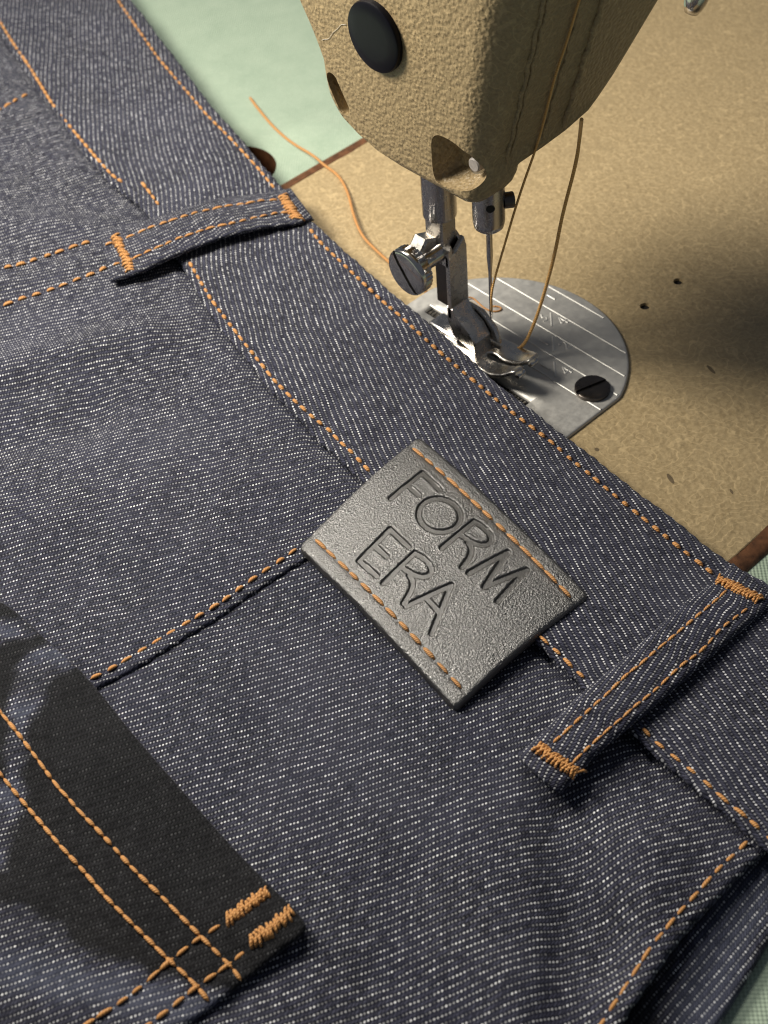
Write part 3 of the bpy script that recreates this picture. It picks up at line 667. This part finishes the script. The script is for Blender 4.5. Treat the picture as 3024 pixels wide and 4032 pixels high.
# back pocket
open_edge = [(-200, 2270), (-60, 2330), (60, 2400), (155, 2490), (230, 2560)]+k6([(390, 30), (470, 120), (560, 230), (650, 345), (750, 460), (850, 575), (960, 700), (1070, 825), (1160, 925), (1260, 1030), (1335, 1112), (1400, 1180), (1460, 1240), (1515, 1300), (1545, 1345), (1540, 1385), (1490, 1425), (1390, 1490), (1280, 1575), (1180, 1650), (1080, 1725), (990, 1790), (900, 1860), (800, 1940)])+[(450, 4230), (-220, 4230)]
pp = JL(open_edge, OP-.3); pcore = np.vstack([resample(smoothline(pp[:-2], 1), .8), pp[-2:]])
corner = J(1150, 3640, OP)[:2]
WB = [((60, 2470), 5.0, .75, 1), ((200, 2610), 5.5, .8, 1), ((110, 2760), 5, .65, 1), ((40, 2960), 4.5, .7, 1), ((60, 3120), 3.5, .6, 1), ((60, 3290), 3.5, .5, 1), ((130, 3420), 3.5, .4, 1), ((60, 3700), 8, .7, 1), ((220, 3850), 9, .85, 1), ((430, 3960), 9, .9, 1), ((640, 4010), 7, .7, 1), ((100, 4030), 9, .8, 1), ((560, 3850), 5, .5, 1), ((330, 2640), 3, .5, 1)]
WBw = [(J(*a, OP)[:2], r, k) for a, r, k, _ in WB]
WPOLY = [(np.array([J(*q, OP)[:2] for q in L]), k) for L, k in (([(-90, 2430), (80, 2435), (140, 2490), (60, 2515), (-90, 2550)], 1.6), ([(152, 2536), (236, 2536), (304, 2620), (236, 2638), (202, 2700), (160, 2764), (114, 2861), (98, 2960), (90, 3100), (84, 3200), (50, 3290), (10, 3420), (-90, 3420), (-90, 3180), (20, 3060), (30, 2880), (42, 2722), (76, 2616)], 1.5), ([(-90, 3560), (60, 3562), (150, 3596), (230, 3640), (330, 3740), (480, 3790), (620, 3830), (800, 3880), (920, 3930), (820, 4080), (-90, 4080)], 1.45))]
def pocket_mask(P):  # near-black pocket denim with pale blue-grey shapes
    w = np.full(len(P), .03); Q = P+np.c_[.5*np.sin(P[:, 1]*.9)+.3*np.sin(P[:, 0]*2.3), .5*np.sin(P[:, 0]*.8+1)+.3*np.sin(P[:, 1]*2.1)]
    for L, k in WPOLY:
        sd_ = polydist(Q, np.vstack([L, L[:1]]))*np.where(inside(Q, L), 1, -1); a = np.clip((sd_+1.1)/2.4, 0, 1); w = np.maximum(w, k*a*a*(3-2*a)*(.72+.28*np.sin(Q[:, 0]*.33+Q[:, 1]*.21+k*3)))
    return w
pk_lines = [JL(q, OP) for q in (PA, PB, PC_, PD)]
pocket = sheet('back_pocket', pcore[:, :2], grooved(lambda P, d: H(P)+OP+1.6*np.exp(-(np.hypot(*(P-corner).T)/9)**2), pk_lines, .3, crev=False), 1.6, 'denim', jeans, under=.8, step=1.0, roll=.8, edge=.7, theta=11, wear=pocket_mask)
pocket['label'] = 'darker pocket with a double-stitched hem and pale patches'
# belt loops: arched strips
def strip(name, A, B, za, arch, thick, parent, crown=.75, n=90, m=15, wear=1., wob=.25):
    A = np.asarray(A, float); B = np.asarray(B, float); fr = lambda L, t: np.array([np.interp(t, np.r_[0, np.cumsum(np.linalg.norm(np.diff(L, axis=0), axis=1))]/np.sum(np.linalg.norm(np.diff(L, axis=0), axis=1)), L[:, i]) for i in (0, 1)]).T
    ts = np.linspace(0, 1, n); a, b = fr(A, ts), fr(B, ts); V = []; uv = []; W = None
    s_ = 0; prev = None
    for i, t in enumerate(ts):
        row = []
        for j in range(m):
            k = j/(m-1); kk = .5-.5*math.cos(math.pi*k); kk = .5*kk+.5*k
            q = a[i]*(1-kk)+b[i]*kk
            e = abs(2*kk-1); rnd = thick*.8*(1-math.sqrt(max(0, 1-max(0, (e-.70)/.30)**2)))
            off = za+arch*math.sin(math.pi*min(1, max(0, (t-.02)/.96)))**.75+crown*(1-e*e)-rnd+wob*.3*math.sin(t*19+kk*2)
            g1 = math.exp(-((kk-.24)/.045)**2)+math.exp(-((kk-.76)/.045)**2); off -= .2*g1
            off += .12*math.sin(t*70+3*kk)*(e > .7)
            row.append(J(*q, off))
        row = np.array(row)
        if prev is not None: s_ += np.linalg.norm(row[m//2]-prev[m//2])
        prev = row; wid = np.r_[0, np.cumsum(np.linalg.norm(np.diff(row, axis=0), axis=1))]
        V.append(row); uv.append(np.c_[wid+77, np.full(m, s_+55)])
    V = np.array(V); uv = np.array(uv); N = n*m
    top = V.reshape(-1, 3); bot = top.copy(); cen = V.mean(1, keepdims=True)
    bt = V*.985+cen*.015; bt[:, :, 2] = np.minimum(V[:, :, 2]-.2, (V[:, m//2:m//2+1, 2]-thick)); bot = bt.reshape(-1, 3)
    Fc = []
    for i in range(n-1):
        for j in range(m-1):
            q = (i*m+j, (i+1)*m+j, (i+1)*m+j+1, i*m+j+1); Fc.append(q); Fc.append(tuple(x+N for x in q[::-1]))
    ring = [j for j in range(m)]+[(i+1)*m-1 for i in range(1, n)]+[(n-1)*m+j for j in range(m-2, -1, -1)]+[i*m for i in range(n-2, 0, -1)]
    for x, y in zip(ring, ring[1:]+ring[:1]): Fc.append((x, y, y+N, x+N))
    o = V[1:, 0]-V[:-1, 0]
    Fc2 = Fc
    nrm = np.cross(V[1, 0]-V[0, 0], V[0, 1]-V[0, 0])
    if nrm[2] < 0: Fc2 = [f[::-1] for f in Fc]
    th = math.radians(20); U = uv.reshape(-1, 2); U = np.c_[U[:, 0]*math.cos(th)+U[:, 1]*math.sin(th), U[:, 1]*math.cos(th)-U[:, 0]*math.sin(th)]
    ob = mesh(name, np.vstack([top, bot]), Fc2, 'denim', parent, uv=np.vstack([U, U]), wear=np.full(2*N, wear))
    def at(px, py, lift=0.):                 # height of the loop's top under an image point
        off = za+arch*.8
        for _ in range(4):
            p = J(px, py, off); dd = np.hypot(top[:, 0]-p[0], top[:, 1]-p[1]); ii = np.argsort(dd)[:4]; off = float(np.mean(top[ii, 2]-H(top[ii, :2])))
        return J(px, py, off+lift)
    return ob, at
loopA = k5([(1455, 172), (1340, 285), (1180, 395), (960, 600), (780, 762), (600, 902), (420, 1082), (300, 1200), (205, 1285)])
loopB = k5([(1720, 390), (1590, 500), (1420, 640), (1200, 835), (1010, 1000), (830, 1150), (660, 1290), (560, 1400), (450, 1520)])
loop1, at1 = strip('belt_loop', loopA, loopB, OW+.9, 1.9, 1.25, jeans)
loop1['label'] = 'belt loop nearer the leather patch, standing off the waistband'
loopC = k3([(1460, 945), (1390, 962), (1240, 980), (1080, 1000), (900, 1055), (760, 1098), (640, 1130), (500, 1152)])
loopD = k3([(1580, 1105), (1510, 1130), (1330, 1150), (1120, 1200), (960, 1260), (840, 1310), (720, 1370), (560, 1420)])
loop2, at2 = strip('belt_loop', loopC, loopD, OW+.9, 2.2, 1.25, jeans)
loop2['label'] = 'far belt loop with a dark gap beneath its edge'

# ---- stitches
def stitch_mesh(name, L, r, mat, n=7, m=8):
    V = []; Fc = []; uv = []
    for i in range(n):
        t = i/(n-1); x = L*(t-.5); e = abs(2*t-1); rr = r*max(.16, math.sqrt(max(0, 1-e**2.6)))*(1+.05*math.sin(i*2.1)); z = r*.75*(1-e**2.4)-r*.35
        for j in range(m): a = 2*math.pi*j/m; V.append((x*S, rr*1.15*math.cos(a)*S, (z+rr*.9*math.sin(a))*S)); uv.append((x, j/m))
    for i in range(n-1):
        for j in range(m): Fc.append((i*m+j, i*m+(j+1) % m, (i+1)*m+(j+1) % m, (i+1)*m+j))
    Fc.append(tuple(range(m-1, -1, -1))); Fc.append(tuple(range((n-1)*m, n*m)))
    me = bpy.data.meshes.new(name); me.from_pydata(V, [], Fc); me.update()
    ul = me.uv_layers.new(name='UVMap')
    for lp_ in me.loops: ul.data[lp_.index].uv = uv[lp_.vertex_index]
    me.materials.append(M[mat]); me.polygons.foreach_set('use_smooth', [True]*len(me.polygons)); return me
_sm = {}
def stitches(parent, P, pitch, frac, r, mat='thread', lift=.12, joined=False, jit=.2):
    """one object per stitch along the world polyline P (mm); far rows too small to pick apart are joined"""
    P = np.asarray(P, float); d = np.r_[0, np.cumsum(np.linalg.norm(np.diff(P, axis=0), axis=1))]
    n = max(1, int(round(d[-1]/pitch))); pt = d[-1]/n; at = lambda s_: np.array([np.interp(s_, d, P[:, i]) for i in range(3)])
    key = (round(pitch*frac, 2), r, mat)
    if key not in _sm: _sm[key] = stitch_mesh('stitch', key[0], r, mat)
    base = wloc(parent); JV = []; JF = []; JU = []
    for i in range(n):
        L = pt*frac*(1+random.uniform(-jit, jit)); c0 = (i+.5)*pt+random.uniform(-.06, .06)*pt; a, b = at(max(0, c0-L/2)), at(min(d[-1], c0+L/2))
        x = Vector(b-a).normalized(); y = Vector((0, 0, 1)).cross(x).normalized(); y = (y+Vector((0, 0, random.uniform(-.15, .15)))+x*random.uniform(-.2, .2)).normalized(); z = x.cross(y).normalized(); y = z.cross(x)
        c = (Vector(a)+Vector(b))/2+Vector((0, 0, lift)); sc = L/key[0]; w = random.uniform(.88, 1.14)
        mw = Matrix(((x[0]*sc, y[0]*w, z[0]*w, c[0]*S), (x[1]*sc, y[1]*w, z[1]*w, c[1]*S), (x[2]*sc, y[2]*w, z[2]*w, c[2]*S), (0, 0, 0, 1)))
        if joined:
            b0 = len(JV); me = _sm[key]; JV += [tuple((mw@v.co)/S) for v in me.vertices]; JF += [tuple(k+b0 for k in p.vertices) for p in me.polygons]
            uvs = [None]*len(me.vertices)
            for lp_ in me.loops: uvs[lp_.vertex_index] = tuple(me.uv_layers[0].data[lp_.index].uv)
            JU += uvs
        else:
            o = bpy.data.objects.new('stitch', _sm[key]); COL.objects.link(o); o.parent = parent
            mw.translation = mw.translation-base; o.matrix_local = mw
    if joined:
        o = mesh('stitch_row', JV, JF, mat, parent, uv=JU); o['kind'] = 'stuff'
ST = .34
stitches(wb, wl[0], 3.3, .80, ST, joined=True); stitches(wb, wl[1], 2.95, .66, .39)
stitches(wb, wl[2], 3.1, .86, .40, joined=True); stitches(wb, wl[3], 3.0, .8, .38, joined=True); stitches(wb, wl[4], 3.1, .74, .38); stitches(wb, wl[5], 3.4, .72, .33); stitches(wb, wl[6], 3.6, .74, .33)
for q in felled[:2]: stitches(panel_up, q, 3.6, .68, .42)
stitches(panel_up, felled[2], 3.5, .7, .36, joined=True); stitches(panel_up, felled[3], 3.5, .76, .36)
stitches(panel_lo, rs3, 3.35, .86, .31)
for q in pk_lines[:2]: stitches(pocket, q, 2.75, 1.02, .33, lift=.1)
for q in pk_lines[2:]: stitches(pocket, q, 3.0, .84, .34)
SA = k5([(1420, 330), (1370, 380), (1310, 430), (1250, 480), (1180, 540), (1110, 600), (1060, 640), (1000, 690), (910, 770), (840, 820), (780, 880), (710, 950), (660, 990), (610, 1040), (560, 1080), (510, 1130), (450, 1185), (400, 1225)])
SB = k5([(1550, 430), (1470, 490), (1380, 560), (1330, 620), (1290, 670), (1240, 710), (1180, 750), (1120, 800), (1070, 850), (1030, 890), (960, 950), (880, 1010), (830, 1060), (780, 1100), (720, 1150), (670, 1200), (620, 1240), (570, 1290), (520, 1340)])
for q in (SA, SB): stitches(loop1, np.array([at1(*p) for p in q]), 2.6, .88, .25)
SC = k3([(1400, 1005), (1300, 1010), (1240, 1025), (1140, 1035), (1080, 1050), (1000, 1065), (940, 1085), (870, 1105), (800, 1130), (740, 1150), (690, 1175), (640, 1195), (520, 1235)])
SD_ = k3([(1460, 1070), (1400, 1070), (1330, 1085), (1260, 1100), (1200, 1115), (1140, 1130), (1060, 1145), (1000, 1165), (940, 1185), (880, 1205), (830, 1230), (780, 1250), (730, 1270), (690, 1295), (560, 1335)])
for q in (SC, SD_): stitches(loop2, np.array([at2(*p) for p in q]), 2.9, .84, .30)
def bartack(parent, fn, kk, half, n, r=.27, mat='thread', slant=.5):
    """dense zigzag of threads from A to B (world mm)"""
    SP = np.array([fn(kk[0][0]*(1-t)+kk[1][0]*t, kk[0][1]*(1-t)+kk[1][1]*t) for t in np.linspace(0, 1, 7)]); A, B = SP[0], SP[-1]; d = (B-A)/np.linalg.norm(B-A); s_ = np.cross([0, 0, 1], d); s_ /= np.linalg.norm(s_); V = []; Fc = []; uv = []
    for i in range(n):
        c = np.array([np.interp((i+.5)/n, np.linspace(0, 1, 7), SP[:, q]) for q in range(3)])+s_*random.uniform(-.22, .22); w = half*random.uniform(.70, 1.2); k = (slant if i % 2 else -.12)+random.uniform(-.25, .25)
        r0 = r*random.uniform(.7, 1.1); P = np.array([c+s_*w*t+d*k*w*t*1.1+np.array([0, 0, .42*(1-t*t*t*t)+.12-.35*abs(t)**6+random.uniform(-.04, .04)]) for t in np.linspace(-1, 1, 7)])
        v, f, u = tube(P, r0, 6); b0 = len(V); V += list(v); Fc += [tuple(x+b0 for x in q) for q in f]; uv += list(u)
    return mesh('bar_tack', V, Fc, mat, parent, uv=uv)
k = k5([(1365, 262), (1615, 392)]); bartack(loop1, at1, k, 1.15, 26)
k = k5([(320, 1240), (560, 1400)]); bartack(loop1, at1, k, 1.15, 24)
k = k3([(1420, 985), (1495, 1105)]); bartack(loop2, at2, k, 1.5, 20, .32)
k = k3([(580, 1185), (660, 1365)]); bartack(loop2, at2, k, 1.2, 24, .3)
def atp(px, py):
    off = OP
    for _ in range(3): p = J(px, py, off); off = OP+1.6*math.exp(-(np.hypot(*(p[:2]-corner))/9)**2)
    return J(px, py, off)
k = k6([(1345, 1165), (1140, 1305)]); bartack(pocket, atp, k, 1.15, 22, .29)
k = k6([(1470, 1262), (1262, 1418)]); bartack(pocket, atp, k, 1.2, 22, .29)

# ---- leather patch with pressed lettering
zp = 7.15
C00, C10, C11, C01 = [G(*q, zp)[:2] for q in [(1648, 1722), (2322, 2338), (1792, 2768), (1172, 2138)]]
NS, NT = 250, 205
ss, tt = np.meshgrid(np.linspace(0, 1, NS), np.linspace(0, 1, NT), indexing='ij'); s1, t1 = ss.ravel(), tt.ravel()
def corner_round(s, t):
    return s, t
def bil(s, t): return ((1-s)*(1-t))[:, None]*C00+(s*(1-t))[:, None]*C10+(s*t)[:, None]*C11+((1-s)*t)[:, None]*C01
LS, LT = np.linalg.norm(C10-C00), np.linalg.norm(C01-C00)
ds_, dt2 = np.minimum(s1, 1-s1)*LS, np.minimum(t1, 1-t1)*LT; RC = 1.4
a_, b_ = np.clip(1-ds_/RC, 0, 1), np.clip(1-dt2/RC, 0, 1); sc_ = np.where((a_ > 0) & (b_ > 0), np.maximum(a_, b_)/np.maximum(np.hypot(a_, b_), 1e-6), 1.)
sa, tb2 = RC*(1-a_*sc_), RC*(1-b_*sc_)
s1w = np.where(a_*b_ > 0, np.where(s1 < .5, sa/LS, 1-sa/LS), s1); t1w = np.where(a_*b_ > 0, np.where(t1 < .5, tb2/LT, 1-tb2/LT), t1)
XY = bil(s1w, t1w)
# slight outward bow of the short edges
bowv = (C10-C00)/LS
XY = XY+bowv*(.7*np.sin(math.pi*t1)*(s1-.5)*2*-.55)[:, None]
letters = {}
P4 = lambda *L: [list(q) for q in L]
def arc(c, ax, ay, a0, a1, n=26): return [[c[0]+ax[0]*math.cos(a)+ay[0]*math.sin(a), c[1]+ax[1]*math.cos(a)+ay[1]*math.sin(a)] for a in np.linspace(math.radians(a0), math.radians(a1), n)]
def bez(*P, n=14):
    P = np.array(P, float); out = []
    for t in np.linspace(0, 1, n):
        Q = P.copy()
        while len(Q) > 1: Q = Q[:-1]*(1-t)+Q[1:]*t
        out.append(Q[0].tolist())
    return out
LET = [('F', [P4((560, 424), (720, 297)), P4((720, 297), (808, 385)), P4((648, 362), (703, 412))]),
       ('O', [arc((806, 514), (78, 62), (70, -58), 0, 360, 44)]),
       ('R', [P4((820, 678), (980, 543)), bez((980, 543), (1075, 590), (1120, 660), (1030, 690), (985, 668), (905, 605)), bez((950, 650), (985, 690), (960, 730), (922, 774))]),
       ('M', [P4((957, 803), (1148, 694)), P4((1148, 694), (1036, 868)), P4((1036, 868), (1245, 778)), P4((1245, 778), (1102, 936))]),
       ('E', [P4((402, 720), (556, 578)), P4((556, 578), (650, 667)), P4((476, 650), (540, 710)), P4((402, 720), (492, 802))]),
       ('R', [P4((525, 838), (682, 700)), bez((682, 700), (775, 745), (820, 815), (735, 845), (690, 822), (610, 760)), bez((655, 805), (690, 850), (665, 885), (627, 938))]),
       ('A', [P4((640, 953), (866, 862)), P4((866, 862), (768, 1084)), P4((745, 922), (805, 985))])]
def px2st(p):
    g = G(1100+.7836*p[0], 1650+.7836*p[1], zp)[:2]; s, t = .5, .5
    for _ in range(12):
        e = bil(np.array([s]), np.array([t]))[0]-g
        ds = (1-t)*(C10-C00)+t*(C11-C01); dt_ = (1-s)*(C01-C00)+s*(C11-C10); m_ = np.array([ds, dt_]).T; q = np.linalg.solve(m_, e); s -= q[0]; t -= q[1]
    return [s*LS, t*LT]
st = np.c_[s1*LS, t1*LT]; sd = np.full(len(st), 1e9); which = np.full(len(st), -1)
for i, (nm, segs) in enumerate(LET):
    q = np.full(len(st), 1e9)
    for sg in segs: q = np.minimum(q, polydist(st, np.array([px2st(p) for p in sg])))
    m_ = q < sd; sd[m_] = q[m_]; which[m_] = i
HWL = .66
deb = np.clip((HWL+.10-sd)/.22, 0, 1); deb = deb*deb*(3-2*deb)
rim = np.exp(-((sd-HWL-.45)/.35)**2)
ed = np.minimum(np.minimum(s1, 1-s1)*LS, np.minimum(t1, 1-t1)*LT); k = np.clip(1-ed/.9, 0, 1)
zt = 7.2+1.9*(1-(2*s1-.80)**2)*.72-1.3*t1+1.35*np.sin(math.pi*t1)+.10*np.sin(s1*9+t1*4)+.15*np.sin(t1*5+s1*3)
row_t = [3.6/LT, 1-3.6/LT]
rowd = np.minimum(np.abs(t1-row_t[0]), np.abs(t1-row_t[1]))*LT
zt = zt-.18*np.exp(-(rowd/.6)**2)-.36*deb+.07*rim-.6*(1-np.sqrt(np.maximum(0, 1-k*k)))
patch_top = zt.reshape(NS, NT)
PV = np.c_[XY, zt]; N = len(PV)
quads = []; lq = {i: [] for i in range(len(LET))}
inl = (sd < HWL-.02).reshape(NS, NT); wh = which.reshape(NS, NT)
flip = np.cross(C10-C00, C01-C00) < 0
for i in range(NS-1):
    for j in range(NT-1):
        a = i*NT+j; f = (a, a+NT, a+NT+1, a+1)
        if flip: f = f[::-1]
        if inl[i, j] and inl[i+1, j] and inl[i, j+1] and inl[i+1, j+1]: lq[int(wh[i, j])].append(f)
        else: quads.append(f)
ring = [i*NT for i in range(NS)]+[(NS-1)*NT+j for j in range(1, NT)]+[i*NT+NT-1 for i in range(NS-2, -1, -1)]+[j for j in range(NT-2, 0, -1)]
cenp = XY.mean(0); low = PV[ring].copy(); low[:, :2] = cenp+(low[:, :2]-cenp)*.9985; zb = low[:, 2]-1.25; low[:, 2] = zb
V2 = np.vstack([PV, low]); m_ = len(ring); side = []
for a in range(m_):
    b = (a+1) % m_; f = (ring[a], N+a, N+b, ring[b]); side.append(f[::-1] if flip else f)
maskv = np.r_[1-deb, np.ones(m_)]
patch = mesh('leather_patch', V2, quads+side, 'leather', jeans, wear=maskv)
patch['label'] = 'black grained leather patch with two pressed words'
for i, (nm, _) in enumerate(LET):
    used = sorted({x for f in lq[i] for x in f}); mp = {x: y for y, x in enumerate(used)}
    lo = mesh('letter', PV[used], [tuple(mp[x] for x in f) for f in lq[i]], 'leather', patch, wear=np.zeros(len(used))); lo['label'] = 'pressed letter '+nm
for rt in row_t:
    a = np.linspace(.035, .965, 60); P = bil(a, np.full(60, rt)); z = np.array([patch_top[int(round(x*(NS-1))), int(round(rt*(NT-1)))] for x in a])
    stitches(patch, np.c_[P, z+.05], 4.15, .93, .36, 'patchthread', lift=.10)

# ------------------------------------------------------------------ THREADS
def thread(name, P, r, mat, label, cat='thread', sm=3):
    P = smoothline(np.array(P, float), sm); P = resample(P, .7)
    V, Fc, uv = tube(P, r, 8); o = mesh(name, V, Fc, mat, None, uv=uv, loc=tuple(P[0])); o['label'] = label; o['category'] = cat; o['group'] = 'sewing threads around the needle'
    return o
def onface(px, py, gap=.7):
    Y = -10.
    for _ in range(10): p = GY(px, py, Y); Y = y0z(p[2])-gap
    return GY(px, py, Y)
P = [onface(2300, -60), onface(2281, 0), onface(2231, 169), onface(2189, 287), onface(2155, 422), onface(2120, 560)]
e = np.array([NX+.3, NY-.6, 30.]); a = P[-1]
P += [a*.6+e*.4+np.array([0, 0, -.3]), np.array([NX+1.4, NY-1.9, 31.5]), np.array([NX+.45, NY-.75, 25.5]), np.array([NX-.45, NY-.75, 22.5]), np.array([NX-.45, NY-.6, 19.5]), np.array([NX-.2, NY-.45, 17.5]), np.array([NX, NY, 16.4])]
thread('needle_thread', P, .27, 'gold', 'thin ochre thread running down the front of the machine head into the needle')
P = [(14, 6, 66), tuple(G(2285, 520, 60)), tuple(G(2270, 640, 52)), tuple(G(2215, 840, 40)), tuple(G(2185, 1000, 30)), tuple(G(2150, 1130, 20)), tuple(G(2110, 1260, 10)), tuple(G(2060, 1370, 4.0)), (4.6, -1.6, 1.6), (2.5, -1.2, .6)]
P = [np.array(p) for p in P]; P[0] = G(2290, 470, 66)
thread('slack_thread', P, .41, 'gold', 'thicker ochre thread hanging from behind the machine head to under the presser foot')
cz = BZ+.35
P = [G(985, 385, TZ+.35), G(1010, 420, TZ+.4), G(1075, 500, TZ+.35), G(1150, 565, TZ+.4), G(1235, 612, TZ+1.0), G(1275, 650, cz+.1), G(1335, 690, cz), G(1372, 760, cz+.4), G(1392, 850, cz+1), G(1425, 930, cz+1.2), G(1480, 985, cz+.8), G(1530, 1030, cz+.6), G(1600, 1090, cz+.4), G(1680, 1150, cz+.3)]
thread('loose_thread', P, .38, 'thread', 'loose orange thread straying from the green tabletop across the brown bed edge')
cz = .25
c5p = lambda x, y, z=cz: G(1500+.4068*x, 650+.4068*y, z)
P = [c5p(790, 1290, .8), c5p(860, 1275, .5), c5p(900, 1290), c5p(960, 1350), c5p(1010, 1390), c5p(1060, 1412), c5p(1110, 1418), c5p(1160, 1405), c5p(1170, 1382), c5p(1135, 1366), c5p(1080, 1366)]
thread('thread_tail', P, .19, 'thread', 'short orange thread end curling into a small loop below the needle tip')
def onplate(px, py):
    X = XF-.12; d = CR*(px-1512)-CU*(py-2016)-CB*F_PX; return CP+d*((X-CP[0])/d[0])
k9 = lambda x, y: onplate(1100+.36166*x, .36166*y)
P = [k9(725, 270), k9(670, 262), k9(640, 310), k9(585, 350), k9(560, 390), k9(535, 430), k9(480, 425), k9(462, 440)]
o = thread('lint_fibre', P, .05, 'hairs', 'pale wisp of lint stuck to the machine head beside the black plug', 'lint'); del o['group']
print('objects', len(bpy.data.objects), 'tris', sum(len(p.vertices)-2 for o in bpy.data.objects if o.type == 'MESH' for p in o.data.polygons))
